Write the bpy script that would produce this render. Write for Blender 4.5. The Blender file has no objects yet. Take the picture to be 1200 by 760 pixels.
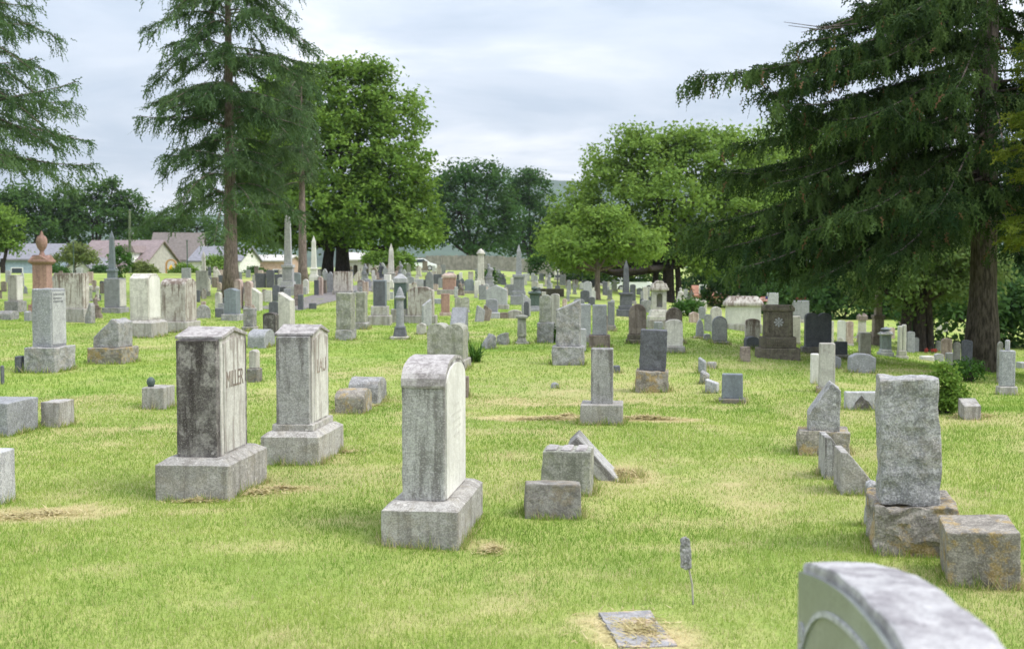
import bpy, bmesh, math, random
import numpy as np
from mathutils import Vector, Matrix, noise as mnoise

random.seed(7)
RNG = np.random.default_rng(11)
scene = bpy.context.scene
COL = scene.collection
R_ = math.radians

# ------------------------------------------------------------------ camera, sky, sun, exposure
FPX, CXP, CYP, HORIZON, EYE = 1400.0, 600.0, 380.0, 310.0, 1.65
PITCH = -math.atan((CYP - HORIZON) / FPX)
cam_data = bpy.data.cameras.new('camera')
cam = bpy.data.objects.new('camera', cam_data)
COL.objects.link(cam)
cam.location = (0, 0, EYE)
cam.rotation_euler = (R_(90) + PITCH, 0, 0)
cam_data.sensor_width = 36.0
cam_data.lens = 36.0 * FPX / 1200.0
cam_data.clip_start = 0.05
cam_data.clip_end = 20000
cam_data.dof.use_dof = True
cam_data.dof.focus_distance = 9.5
cam_data.dof.aperture_fstop = 4.0
scene.camera = cam

SUN_EL, SUN_AZ = R_(52), R_(108)          # azimuth clockwise from +Y: light from the right, a little behind the camera
world = bpy.data.worlds.new('World')
scene.world = world
world.use_nodes = True
wn, wl = world.node_tree.nodes, world.node_tree.links
wn.clear()
w_out = wn.new('ShaderNodeOutputWorld')
w_bg = wn.new('ShaderNodeBackground')
w_bg.inputs['Strength'].default_value = 0.10
w_sky = wn.new('ShaderNodeTexSky')
w_sky.sky_type = 'NISHITA'
w_sky.sun_disc = False
w_sky.sun_elevation = SUN_EL
w_sky.sun_rotation = SUN_AZ
w_tc = wn.new('ShaderNodeTexCoord')
w_sep = wn.new('ShaderNodeSeparateXYZ')
wl.new(w_tc.outputs['Generated'], w_sep.inputs[0])
def wmath(op, a, b=None, clamp=False):
    n = wn.new('ShaderNodeMath'); n.operation = op; n.use_clamp = clamp
    for i, v in enumerate((a, b)):
        if v is None: continue
        if isinstance(v, (int, float)): n.inputs[i].default_value = v
        else: wl.new(v, n.inputs[i])
    return n.outputs[0]
zz = wmath('ADD', wmath('MAXIMUM', w_sep.outputs[2], 0.0), 0.10)
w_cmb = wn.new('ShaderNodeCombineXYZ')
wl.new(wmath('DIVIDE', w_sep.outputs[0], zz), w_cmb.inputs[0])
wl.new(wmath('DIVIDE', w_sep.outputs[1], zz), w_cmb.inputs[1])
w_cmb.inputs[2].default_value = 3.7
w_noise = wn.new('ShaderNodeTexNoise')
w_noise.inputs['Scale'].default_value = 0.85
w_noise.inputs['Detail'].default_value = 6
w_noise.inputs['Roughness'].default_value = 0.58
w_noise.inputs['Distortion'].default_value = 0.35
wl.new(w_cmb.outputs[0], w_noise.inputs['Vector'])
w_ramp = wn.new('ShaderNodeValToRGB')
w_ramp.color_ramp.elements[0].position = 0.36
w_ramp.color_ramp.elements[0].color = (2.75, 3.15, 3.72, 1)
w_ramp.color_ramp.elements[1].position = 0.66
w_ramp.color_ramp.elements[1].color = (5.15, 5.2, 5.4, 1)
e = w_ramp.color_ramp.elements.new(0.52); e.color = (3.6, 3.9, 4.35, 1)
wl.new(w_noise.outputs['Fac'], w_ramp.inputs[0])
# an overcast sky grows brighter towards the zenith
w_grad = wmath('ADD', wmath('MULTIPLY', wmath('MAXIMUM', w_sep.outputs[2], 0.0), 1.65), 0.72)
w_vm = wn.new('ShaderNodeVectorMath'); w_vm.operation = 'SCALE'
wl.new(w_ramp.outputs[0], w_vm.inputs[0]); wl.new(w_grad, w_vm.inputs['Scale'])
w_mix = wn.new('ShaderNodeMix'); w_mix.data_type = 'RGBA'
w_mix.inputs['Factor'].default_value = 0.94
wl.new(w_sky.outputs[0], w_mix.inputs['A'])
wl.new(w_vm.outputs[0], w_mix.inputs['B'])
wl.new(w_mix.outputs['Result'], w_bg.inputs['Color'])
wl.new(w_bg.outputs[0], w_out.inputs['Surface'])

sun_data = bpy.data.lights.new('sun', 'SUN')
sun_data.energy = 1.5
sun_data.angle = R_(28)
sun_data.color = (1.0, 0.95, 0.87)
sun = bpy.data.objects.new('sun', sun_data)
COL.objects.link(sun)
sd = Vector((math.sin(SUN_AZ) * math.cos(SUN_EL), math.cos(SUN_AZ) * math.cos(SUN_EL), math.sin(SUN_EL)))
sun.rotation_euler = sd.to_track_quat('Z', 'Y').to_euler()
sun.location = (30, -10, 40)

vs = scene.view_settings
vs.view_transform = 'Standard'; vs.look = 'None'; vs.gamma = 1.0; vs.use_curve_mapping = False
vs.exposure = 1.25
scene.render.engine = 'CYCLES'
scene.cycles.max_bounces = 6
scene.cycles.transparent_max_bounces = 8

# ------------------------------------------------------------------ terrain and pixel helpers
def sst(a, b, t):
    t = min(1.0, max(0.0, (t - a) / (b - a)))
    return t * t * (3 - 2 * t)
def nsst(a, b, t):
    t = np.clip((t - a) / (b - a), 0, 1)
    return t * t * (3 - 2 * t)
def gz(X, Y):
    z = 0.95 * sst(32, 85, Y) * (1 - sst(-4, 12, X))
    z -= 1.25 * sst(2, 16, X) * sst(8, 32, Y)
    z -= 2.3 * sst(98, 140, Y) * sst(10, 24, -X)
    z -= 1.2 * sst(155, 185, Y)
    z += 0.022 * (math.sin(X * 0.9 + 1.3) * math.sin(Y * 0.7) + 0.6 * math.sin(X * 1.7 - Y * 1.1))
    return z
def ngz(X, Y):
    z = 0.95 * nsst(32, 85, Y) * (1 - nsst(-4, 12, X))
    z = z - 1.25 * nsst(2, 16, X) * nsst(8, 32, Y)
    z = z - 2.3 * nsst(98, 140, Y) * nsst(10, 24, -X)
    z = z - 1.2 * nsst(155, 185, Y)
    return z + 0.022 * (np.sin(X * 0.9 + 1.3) * np.sin(Y * 0.7) + 0.6 * np.sin(X * 1.7 - Y * 1.1))
def ray(px, py):
    a, b = (px - CXP) / FPX, (CYP - py) / FPX
    c, s = math.cos(PITCH), math.sin(PITCH)
    return Vector((a, c - s * b, s + c * b))
def ground_at(px, py):
    r = ray(px, py)
    lo = 0.5; t = lo
    f = lambda t: EYE + r.z * t - gz(r.x * t, r.y * t)
    while t < 400:
        if f(t) < 0: break
        lo = t; t *= 1.03
    hi = t
    for _ in range(40):
        m = (lo + hi) / 2
        if f(m) > 0: lo = m
        else: hi = m
    return Vector((r.x * hi, r.y * hi, gz(r.x * hi, r.y * hi)))
def at_depth(px, Y):                         # ground point under a pixel column at depth Y
    X = (px - CXP) / FPX * Y
    return Vector((X, Y, gz(X, Y)))
def z_at(py, Y):                             # height seen at pixel row py at depth Y
    r = ray(CXP, py)
    return EYE + r.z / r.y * Y

# ------------------------------------------------------------------ object helpers
def link(o, parent=None):
    COL.objects.link(o)
    if parent is not None: o.parent = parent
    return o
def tag(o, label=None, cat=None, group=None, kind=None):
    if label: o['label'] = label
    if cat: o['category'] = cat
    if group: o['group'] = group
    if kind: o['kind'] = kind
    return o
def empty(name, loc, rz=0.0):
    o = bpy.data.objects.new(name, None)
    o.empty_display_size = 0.2
    o.location = loc; o.rotation_euler = (0, 0, rz)
    COL.objects.link(o)
    return o
def mesh_obj(name, bm, mat, parent=None, smooth=False):
    bmesh.ops.recalc_face_normals(bm, faces=bm.faces)
    me = bpy.data.meshes.new(name)
    bm.to_mesh(me); bm.free()
    if smooth:
        for p in me.polygons: p.use_smooth = True
    if mat: me.materials.append(mat)
    return link(bpy.data.objects.new(name, me), parent)
def np_mesh(name, verts, faces, mat, parent=None, attr=None, smooth=False):
    verts = np.ascontiguousarray(verts, dtype=np.float32); faces = np.ascontiguousarray(faces, dtype=np.int32)
    me = bpy.data.meshes.new(name)
    k = faces.shape[1]
    me.vertices.add(len(verts)); me.vertices.foreach_set('co', verts.ravel())
    me.loops.add(faces.size); me.loops.foreach_set('vertex_index', faces.ravel())
    me.polygons.add(len(faces))
    me.polygons.foreach_set('loop_start', np.arange(0, faces.size, k, dtype=np.int32))
    me.polygons.foreach_set('loop_total', np.full(len(faces), k, dtype=np.int32))
    if smooth: me.polygons.foreach_set('use_smooth', np.ones(len(faces), dtype=bool))
    if attr is not None:
        for an, av in attr.items():
            a = me.attributes.new(an, 'FLOAT', 'POINT'); a.data.foreach_set('value', av.astype(np.float32))
    me.update(); me.validate()
    if mat: me.materials.append(mat)
    return link(bpy.data.objects.new(name, me), parent)

def add_box(bm, x0, x1, y0, y1, z0, z1, tx=1.0, ty=1.0):
    cx, cy = (x0 + x1) / 2, (y0 + y1) / 2
    v = []
    for z, ax, ay in ((z0, 1, 1), (z1, tx, ty)):
        for x, y in ((x0, y0), (x1, y0), (x1, y1), (x0, y1)):
            v.append(bm.verts.new((cx + (x - cx) * ax, cy + (y - cy) * ay, z)))
    for f in ((3, 2, 1, 0), (4, 5, 6, 7), (0, 1, 5, 4), (1, 2, 6, 5), (2, 3, 7, 6), (3, 0, 4, 7)):
        bm.faces.new([v[i] for i in f])
def add_prism(bm, prof, half, axis='x', off=0.0):
    """profile (a,z) along `axis`, extruded +-half along the other horizontal axis"""
    rows = []
    for s in (-1, 1):
        row = []
        for a, z in prof:
            row.append(bm.verts.new((a, off + s * half, z) if axis == 'x' else (off + s * half, a, z)))
        rows.append(row)
    n = len(prof)
    bm.faces.new(rows[0]); bm.faces.new(rows[1][::-1])
    for i in range(n):
        j = (i + 1) % n
        bm.faces.new((rows[0][i], rows[0][j], rows[1][j], rows[1][i]))
def add_lathe(bm, prof, n=16, cx=0, cy=0):
    rings = []
    for r, z in prof:
        rings.append([bm.verts.new((cx + r * math.cos(2 * math.pi * i / n), cy + r * math.sin(2 * math.pi * i / n), z)) for i in range(n)])
    for a, b in zip(rings, rings[1:]):
        for i in range(n):
            bm.faces.new((a[i], a[(i + 1) % n], b[(i + 1) % n], b[i]))
    bm.faces.new(rings[0][::-1]); bm.faces.new(rings[-1])
def add_tube(bm, pts, radii, n=7):
    rings = []
    for i, p in enumerate(pts):
        p = Vector(p)
        d = (Vector(pts[min(i + 1, len(pts) - 1)]) - Vector(pts[max(i - 1, 0)])).normalized()
        u = d.cross(Vector((0.3, 0.9, 0.1))).normalized() if abs(d.y) < 0.9 else d.cross(Vector((1, 0, 0))).normalized()
        w = d.cross(u)
        rings.append([bm.verts.new(p + (u * math.cos(2 * math.pi * k / n) + w * math.sin(2 * math.pi * k / n)) * radii[i]) for k in range(n)])
    for a, b in zip(rings, rings[1:]):
        for k in range(n):
            bm.faces.new((a[k], a[(k + 1) % n], b[(k + 1) % n], b[k]))
    bm.faces.new(rings[0][::-1]); bm.faces.new(rings[-1])
def bevel(bm, w, seg=2):
    bmesh.ops.recalc_face_normals(bm, faces=bm.faces)
    ed = [e for e in bm.edges if len(e.link_faces) == 2 and e.calc_face_angle(0) > 0.35]
    bmesh.ops.bevel(bm, geom=ed, offset=w, segments=seg, profile=0.6, affect='EDGES', clamp_overlap=True)
def roughen(bm, size, amp, scale, seed=0.0, zkeep=None):
    bmesh.ops.triangulate(bm, faces=bm.faces)
    for _ in range(6):
        ed = [e for e in bm.edges if e.calc_length() > size]
        if not ed: break
        bmesh.ops.subdivide_edges(bm, edges=ed, cuts=1, use_grid_fill=False)
        bmesh.ops.triangulate(bm, faces=[f for f in bm.faces if len(f.verts) > 3])
    o = Vector((seed * 3.1, seed * 1.7, seed))
    for v in bm.verts:
        p = v.co * scale + o
        d = mnoise.noise_vector(p) + 0.5 * mnoise.noise_vector(p * 2.3) + 0.25 * mnoise.noise_vector(p * 5.1)
        v.co += d * amp

# ------------------------------------------------------------------ materials
class NT:
    def __init__(s, name):
        s.m = bpy.data.materials.new(name); s.m.use_nodes = True
        s.t = s.m.node_tree; s.n = s.t.nodes; s.l = s.t.links
        s.n.clear()
        s.out = s.n.new('ShaderNodeOutputMaterial')
        s.b = s.n.new('ShaderNodeBsdfPrincipled')
        s.l.new(s.b.outputs[0], s.out.inputs[0])
    def node(s, ty, **kw):
        n = s.n.new(ty)
        for k, v in kw.items(): setattr(n, k, v)
        return n
    def put(s, inp, v):
        if hasattr(v, 'node'): s.l.new(v, inp)
        elif isinstance(v, (tuple, list)) and len(v) == 3 and inp.type == 'RGBA': inp.default_value = (*v, 1)
        else: inp.default_value = v
    def math(s, op, a, b=0.0, clamp=False):
        n = s.node('ShaderNodeMath', operation=op, use_clamp=clamp)
        s.put(n.inputs[0], a); s.put(n.inputs[1], b)
        return n.outputs[0]
    def mix(s, f, a, b, mode='MIX'):
        n = s.node('ShaderNodeMix', data_type='RGBA', blend_type=mode)
        s.put(n.inputs['Factor'], f); s.put(n.inputs['A'], a); s.put(n.inputs['B'], b)
        return n.outputs['Result']
    def coord(s, kind='Object', offset=True, scale=(1, 1, 1)):
        tc = s.node('ShaderNodeTexCoord'); v = tc.outputs[kind]
        if offset:
            oi = s.node('ShaderNodeObjectInfo')
            vm = s.node('ShaderNodeVectorMath', operation='ADD')
            cm = s.node('ShaderNodeCombineXYZ')
            for i, k in enumerate((91.0, 57.0, 33.0)): s.put(cm.inputs[i], s.math('MULTIPLY', oi.outputs['Random'], k))
            s.put(vm.inputs[0], v); s.put(vm.inputs[1], cm.outputs[0]); v = vm.outputs[0]
        if scale != (1, 1, 1):
            mp = s.node('ShaderNodeVectorMath', operation='MULTIPLY')
            s.put(mp.inputs[0], v); mp.inputs[1].default_value = scale; v = mp.outputs[0]
        return v
    def noise(s, vec, scale, detail=4, rough=0.55):
        n = s.node('ShaderNodeTexNoise')
        n.inputs['Scale'].default_value = scale; n.inputs['Detail'].default_value = detail; n.inputs['Roughness'].default_value = rough
        s.put(n.inputs['Vector'], vec)
        return n.outputs['Fac']
    def ramp(s, f, a, b):
        n = s.node('ShaderNodeMapRange', interpolation_type='SMOOTHSTEP')
        s.put(n.inputs['Value'], f); n.inputs['From Min'].default_value = a; n.inputs['From Max'].default_value = b
        return n.outputs['Result']
    def bump(s, h, dist, strength=1.0):
        n = s.node('ShaderNodeBump'); n.inputs['Strength'].default_value = strength; n.inputs['Distance'].default_value = dist
        s.put(n.inputs['Height'], h); s.l.new(n.outputs[0], s.b.inputs['Normal'])
    def done(s, col, rough=0.9):
        s.put(s.b.inputs['Base Color'], col); s.put(s.b.inputs['Roughness'], rough)
        s.b.inputs['Specular IOR Level'].default_value = 0.25
        return s.m

STONE = {}
def stone(name, base, dark, stain=0.5, speck=0.25, streak=0.3, crown=0.0, lichen=0.0, cov=0.47, rough=0.9, lcol=(0.36, 0.24, 0.06), bumpd=0.006, crowncol=None):
    t = NT('stone_' + name)
    c = t.coord()
    cs = t.coord(scale=(1, 1, 0.10))
    big = t.noise(c, 2.3, 5, 0.6)
    mid = t.noise(c, 9.0, 5, 0.65)
    fine = t.noise(c, 95.0, 3, 0.7)
    st = t.noise(cs, 13.0, 4, 0.6)
    oi = t.node('ShaderNodeObjectInfo')
    col = t.mix(t.ramp(big, 0.3, 0.7), tuple(x * 0.86 for x in base), tuple(min(1, x * 1.10) for x in base))
    col = t.mix(t.math('MULTIPLY', t.ramp(mid, cov, cov + 0.13), stain * 0.85), col, dark)
    mot = t.noise(c, 34.0, 4, 0.7)
    col = t.mix(t.math('MULTIPLY', t.ramp(mot, 0.515, 0.575), min(1.0, 0.25 + stain * 0.65)), col, tuple(x * 0.5 + y * 0.5 for x, y in zip(base, dark)))
    col = t.mix(t.math('MULTIPLY', t.ramp(mot, 0.46, 0.38), 0.25), col, tuple(min(0.8, x * 1.45) for x in base))
    if streak: col = t.mix(t.math('MULTIPLY', t.ramp(st, 0.48, 0.62), streak), col, dark)
    if crown:
        g = t.node('ShaderNodeTexCoord')
        sp = t.node('ShaderNodeSeparateXYZ'); t.put(sp.inputs[0], g.outputs['Generated'])
        k = t.math('ADD', sp.outputs[2], t.math('MULTIPLY', t.math('SUBTRACT', st, 0.5), 1.5))
        k = t.math('ADD', k, t.math('MULTIPLY', t.math('SUBTRACT', mid, 0.5), 0.9))
        col = t.mix(t.math('MULTIPLY', t.ramp(k, 0.72, 1.05), crown), col, crowncol or dark)
    if lichen:
        lv = t.node('ShaderNodeTexNoise'); lv.inputs['Scale'].default_value = 6.5; lv.inputs['Detail'].default_value = 6; lv.inputs['Roughness'].default_value = 0.7
        off = t.node('ShaderNodeVectorMath', operation='ADD'); t.put(off.inputs[0], c); off.inputs[1].default_value = (13, 7, 3)
        t.put(lv.inputs['Vector'], off.outputs[0])
        col = t.mix(t.math('MULTIPLY', t.ramp(lv.outputs['Fac'], 0.49, 0.60), lichen), col, lcol)
    col = t.mix(t.math('MULTIPLY', t.ramp(fine, 0.515, 0.59), min(1.0, speck * 1.3)), col, tuple(x * 0.45 for x in base))
    col = t.mix(t.math('MULTIPLY', t.ramp(fine, 0.465, 0.39), speck * 0.9), col, tuple(min(0.85, x * 1.5) for x in base))
    vo = t.node('ShaderNodeTexVoronoi'); vo.inputs['Scale'].default_value = 21.0; t.put(vo.inputs['Vector'], c)
    sc_ = t.node('ShaderNodeSeparateColor'); t.put(sc_.inputs[0], vo.outputs['Color'])
    kk = t.math('SUBTRACT', t.math('SUBTRACT', t.math('MULTIPLY', sc_.outputs[0], 0.62), 0.30), t.math('ADD', vo.outputs['Distance'], t.math('MULTIPLY', fine, 0.12)))
    spots = t.math('MULTIPLY', t.ramp(kk, -0.06, 0.0), 0.7 if stain > 0.3 else 0.25)
    col = t.mix(spots, col, t.mix(t.ramp(sc_.outputs[1], 0.45, 0.55), tuple(x * 0.7 + y * 0.3 for x, y in zip(dark, base)), tuple(min(.7, x * 1.35 + .03) for x in base)))
    v = t.math('ADD', 0.92, t.math('MULTIPLY', oi.outputs['Random'], 0.26))
    hs = t.node('ShaderNodeHueSaturation'); t.put(hs.inputs['Value'], v); t.put(hs.inputs['Color'], col)
    h = t.math('ADD', t.math('MULTIPLY', fine, 0.35), t.math('ADD', mid, t.math('MULTIPLY', t.noise(c, 32.0, 4), 0.5)))
    t.bump(h, bumpd, 0.9)
    STONE[name] = t.done(hs.outputs[0], rough)
stone('white', (0.50, 0.48, 0.44), (0.20, 0.18, 0.165), 0.35, 0.14, 0.30, crown=0.35)
stone('white_clean', (0.62, 0.605, 0.57), (0.34, 0.32, 0.28), 0.22, 0.08, 0.15)
stone('white_streak', (0.50, 0.47, 0.43), (0.135, 0.095, 0.075), 0.40, 0.12, 0.75, crown=0.85)
stone('pinkish', (0.47, 0.38, 0.34), (0.20, 0.13, 0.11), 0.40, 0.14, 0.5, crown=0.3)
stone('soot', (0.24, 0.225, 0.215), (0.035, 0.028, 0.028), 1.0, 0.32, 0.9, crown=0.9, cov=0.40)
stone('soot_cap', (0.36, 0.338, 0.332), (0.10, 0.084, 0.083), 0.8, 0.2, 0.0)
stone('end_grey', (0.36, 0.355, 0.345), (0.095, 0.085, 0.08), 0.28, 0.40, 0.70, crown=0.65)
stone('panel', (0.55, 0.535, 0.50), (0.22, 0.185, 0.165), 0.15, 0.10, 0.6, crown=0.6)
stone('granite', (0.285, 0.29, 0.305), (0.11, 0.112, 0.12), 0.45, 0.50, 0.15)
stone('granite_lt', (0.40, 0.40, 0.41), (0.16, 0.16, 0.17), 0.45, 0.45, 0.15)
stone('granite_dk', (0.125, 0.13, 0.145), (0.05, 0.05, 0.056), 0.5, 0.40, 0.15)
stone('rock', (0.33, 0.325, 0.325), (0.085, 0.085, 0.088), 0.75, 0.50, 0.2, lichen=0.12, bumpd=0.012)
stone('rock_lichen', (0.30, 0.275, 0.24), (0.075, 0.065, 0.058), 0.70, 0.40, 0.15, lichen=0.65, bumpd=0.012)
stone('base', (0.37, 0.355, 0.335), (0.14, 0.125, 0.11), 0.36, 0.36, 0.55, lichen=0.18, lcol=(0.30, 0.25, 0.15))
stone('base_dk', (0.22, 0.21, 0.195), (0.075, 0.066, 0.06), 0.6, 0.32, 0.3, lichen=0.30, lcol=(0.25, 0.18, 0.08))
stone('brown', (0.27, 0.225, 0.195), (0.085, 0.062, 0.052), 0.65, 0.28, 0.5, crown=0.5)
stone('brown_dk', (0.145, 0.125, 0.098), (0.042, 0.035, 0.028), 0.7, 0.30, 0.35, lichen=0.25, lcol=(0.20, 0.20, 0.12))
stone('red', (0.36, 0.225, 0.185), (0.17, 0.105, 0.09), 0.5, 0.25, 0.35, crown=0.4)
stone('black', (0.030, 0.031, 0.035), (0.016, 0.016, 0.018), 0.3, 0.2, 0.0, rough=0.35, bumpd=0.001)
stone('green_dk', (0.085, 0.115, 0.105), (0.04, 0.05, 0.048), 0.4, 0.3, 0.2, rough=0.5, bumpd=0.002)
stone('zinc', (0.20, 0.225, 0.25), (0.10, 0.11, 0.125), 0.4, 0.12, 0.3, rough=0.6)
stone('moss', (0.33, 0.325, 0.29), (0.09, 0.095, 0.07), 0.75, 0.35, 0.4, lichen=0.35, lcol=(0.18, 0.20, 0.09))
stone('polished', (0.23, 0.245, 0.225), (0.16, 0.17, 0.155), 0.3, 0.25, 0.0, rough=0.35, bumpd=0.001)
stone('ledger', (0.34, 0.33, 0.34), (0.13, 0.125, 0.13), 0.6, 0.3, 0.0, lichen=0.95, lcol=(0.50, 0.39, 0.28))
stone('rough_white', (0.42, 0.41, 0.42), (0.15, 0.135, 0.15), 0.85, 0.15, 0.0, bumpd=0.01)

def plain(name, col, rough=0.8, var=0.15, sc=3.0, metallic=0.0, bumpd=0.0):
    t = NT(name); c = t.coord()
    n = t.noise(c, sc, 5)
    out = t.mix(t.ramp(n, 0.3, 0.7), tuple(x * (1 - var) for x in col), tuple(min(1, x * (1 + var)) for x in col))
    t.b.inputs['Metallic'].default_value = metallic
    if bumpd: t.bump(t.noise(c, sc * 6, 4), bumpd)
    return t.done(out, rough)
def leafmat(name, lo, hi, dry=None, trans=0.35):
    t = NT(name)
    a = t.node('ShaderNodeAttribute', attribute_name='v')
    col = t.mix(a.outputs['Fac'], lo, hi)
    if dry:
        col = t.mix(t.ramp(a.outputs['Fac'], 0.955, 0.975), col, dry)
    t.put(t.b.inputs['Base Color'], col); t.b.inputs['Roughness'].default_value = 0.75
    t.b.inputs['Specular IOR Level'].default_value = 0.08
    tr = t.node('ShaderNodeBsdfTranslucent'); t.put(tr.inputs[0], t.mix(0.5, col, (hi[0] * 1.5, hi[1] * 1.4, hi[2])))
    ms = t.node('ShaderNodeMixShader'); ms.inputs[0].default_value = trans
    t.l.new(t.b.outputs[0], ms.inputs[1]); t.l.new(tr.outputs[0], ms.inputs[2]); t.l.new(ms.outputs[0], t.out.inputs[0])
    return t.m
def barkmat(name, a, b):
    t = NT(name); c = t.coord(scale=(1, 1, 0.18))
    n = t.noise(c, 22.0, 5, 0.7)
    col = t.mix(t.ramp(n, 0.35, 0.65), a, b)
    t.bump(n, 0.03)
    return t.done(col, 0.95)
M = {}
M['bark_spruce'] = barkmat('bark_spruce', (0.05, 0.040, 0.036), (0.19, 0.155, 0.14))
M['bark_grey'] = barkmat('bark_grey', (0.10, 0.078, 0.07), (0.26, 0.205, 0.18))
M['bark_dark'] = barkmat('bark_dark', (0.022, 0.018, 0.016), (0.07, 0.055, 0.048))
M['maple'] = leafmat('leaf_maple', (0.085, 0.165, 0.028), (0.185, 0.290, 0.055))
M['locust'] = leafmat('leaf_locust', (0.108, 0.190, 0.036), (0.210, 0.315, 0.066))
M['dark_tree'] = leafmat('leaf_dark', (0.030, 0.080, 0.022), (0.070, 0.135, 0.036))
M['left_tree'] = leafmat('leaf_left', (0.038, 0.092, 0.026), (0.085, 0.155, 0.040))
M['spruce'] = leafmat('needle_spruce', (0.013, 0.034, 0.010), (0.085, 0.140, 0.038), dry=(0.15, 0.085, 0.045), trans=0.2)
M['larch'] = leafmat('needle_larch', (0.050, 0.100, 0.040), (0.110, 0.175, 0.070), trans=0.3)
M['larch_grey'] = leafmat('needle_grey', (0.055, 0.095, 0.045), (0.10, 0.15, 0.065), trans=0.3)
M['arbor'] = leafmat('needle_arbor', (0.075, 0.115, 0.012), (0.19, 0.22, 0.03), trans=0.2)
M['weep'] = leafmat('leaf_weeping', (0.07, 0.13, 0.03), (0.18, 0.24, 0.09), trans=0.4)
M['shrub'] = leafmat('leaf_shrub', (0.030, 0.085, 0.018), (0.075, 0.16, 0.03))
M['willow'] = leafmat('leaf_willow', (0.10, 0.15, 0.04), (0.20, 0.24, 0.08))

# ------------------------------------------------------------------ noise for patches
_perm = RNG.random((256, 256))
def vnoise(x, y):
    xi, yi = np.floor(x).astype(int), np.floor(y).astype(int)
    fx, fy = x - xi, y - yi
    fx = fx * fx * (3 - 2 * fx); fy = fy * fy * (3 - 2 * fy)
    g = lambda i, j: _perm[i % 256, j % 256]
    return (g(xi, yi) * (1 - fx) + g(xi + 1, yi) * fx) * (1 - fy) + (g(xi, yi + 1) * (1 - fx) + g(xi + 1, yi + 1) * fx) * fy
def fbm(x, y, o=4):
    s, a, t = 0, 0.5, 0
    for i in range(o):
        s = s + a * vnoise(x * 2 ** i + 17 * i, y * 2 ** i + 5 * i); t += a; a *= 0.55
    return s / t
# patches of dead grass and rakings: pixel, radius across / deep in metres, strength
DRYPX = [(640, 490, .9, .35, .95), (758, 492, .75, .28, 1.0), (735, 555, .45, .5, .8), (60, 600, .55, .35, .85), (20, 606, .6, .35, .8),
         (745, 745, .36, .5, 1.0), (330, 572, .45, .25, .7), (1010, 530, .6, .9, .55), (930, 555, .8, .7, .5), (1075, 585, .5, .3, .6),
         (90, 505, .6, .4, .5), (420, 470, .9, .4, .6), (560, 470, .8, .3, .55), (1175, 690, .3, .3, .6), (700, 575, .4, .4, .5),
         (400, 612, .5, .2, .45), (230, 600, .4, .15, .5), (790, 575, 1.1, .35, .35), (890, 610, 1.2, .25, .45), (640, 740, .5, .15, .4),
         (570, 640, .25, .25, .6), (1130, 490, .5, .5, .5), (820, 640, .6, .15, .45), (690, 450, 1.6, .8, .4), (800, 460, 1.2, .6, .45), (300, 640, .8, .12, .35)]
DRY = []
for (px, py, rx, ry, s) in DRYPX:
    g = ground_at(px, py); DRY.append((g.x, g.y, rx, ry, s))
def dryness(X, Y):
    d = nsst(0.56, 0.78, fbm(X * 0.55, Y * 0.55, 5)) * 0.38 + nsst(0.54, 0.80, fbm(X * 1.9 + 40, Y * 1.9, 4)) * 0.38
    d = d + 0.18 * nsst(0.45, 0.7, fbm(X * 0.16 + 9, Y * 0.16, 4))
    wob = fbm(X * 3.1, Y * 3.1, 4)
    for (x, y, rx, ry, s) in DRY:
        q = np.sqrt(((X - x) / rx) ** 2 + ((Y - y) / ry) ** 2) + (wob - 0.5) * 1.5
        d = np.maximum(d, s * nsst(1.15, 0.35, q))
    return np.clip(d, 0, 1)

# ------------------------------------------------------------------ ground
def axis_coords(fine_lo, fine_hi, step, far, growth):
    c = list(np.arange(fine_lo, fine_hi, step)); s = step
    while c[-1] < far: s *= growth; c.append(c[-1] + s)
    lo = []; s = step; v = fine_lo
    return c
xs = axis_coords(0, 4.5, 0.10, 5000, 1.075); xs = np.array([-x for x in xs[:0:-1]] + xs)
ys = np.array([-400, -200, -100, -50, -25, -12, -6, -3] + axis_coords(-1, 14, 0.10, 6000, 1.05))
GX, GY = np.meshgrid(xs, ys)
GZ = ngz(GX, GY)
nx, ny = len(xs), len(ys)
idx = np.arange(nx * ny).reshape(ny, nx)
fc = np.stack([idx[:-1, :-1], idx[:-1, 1:], idx[1:, 1:], idx[1:, :-1]], -1).reshape(-1, 4)
t = NT('lawn')
ca = t.node('ShaderNodeAttribute', attribute_name='dry')
c = t.coord('Object', offset=False)
n1 = t.noise(c, 0.35, 5, 0.6); n2 = t.noise(c, 2.2, 5, 0.65); n3 = t.noise(c, 38.0, 3, 0.7); n4 = t.noise(c, 0.9, 4, 0.6)
lawn = t.mix(t.ramp(n1, 0.32, 0.68), (0.176, 0.282, 0.038), (0.282, 0.356, 0.072))
lawn = t.mix(t.math('MULTIPLY', t.ramp(n2, 0.46, 0.62), 0.55), lawn, (0.35, 0.39, 0.115))
lawn = t.mix(t.math('MULTIPLY', t.ramp(n4, 0.50, 0.64), 0.40), lawn, (0.120, 0.225, 0.020))
lawn = t.mix(t.math('MULTIPLY', ca.outputs['Fac'], t.math('ADD', 0.55, t.math('MULTIPLY', n3, 0.8)), True), lawn, (0.50, 0.41, 0.225))
lawn = t.mix(t.math('MULTIPLY', t.ramp(n3, 0.5, 0.7), 0.45), lawn, (0.12, 0.165, 0.026))
t.bump(t.math('ADD', n3, t.math('MULTIPLY', n2, 2.0)), 0.03, 0.8)
M['lawn'] = t.done(lawn, 0.95)
ground = np_mesh('ground', np.stack([GX, GY, GZ], -1).reshape(-1, 3), fc, M['lawn'], attr={'dry': dryness(GX, GY).ravel()}, smooth=True)
tag(ground, kind='structure')

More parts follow.
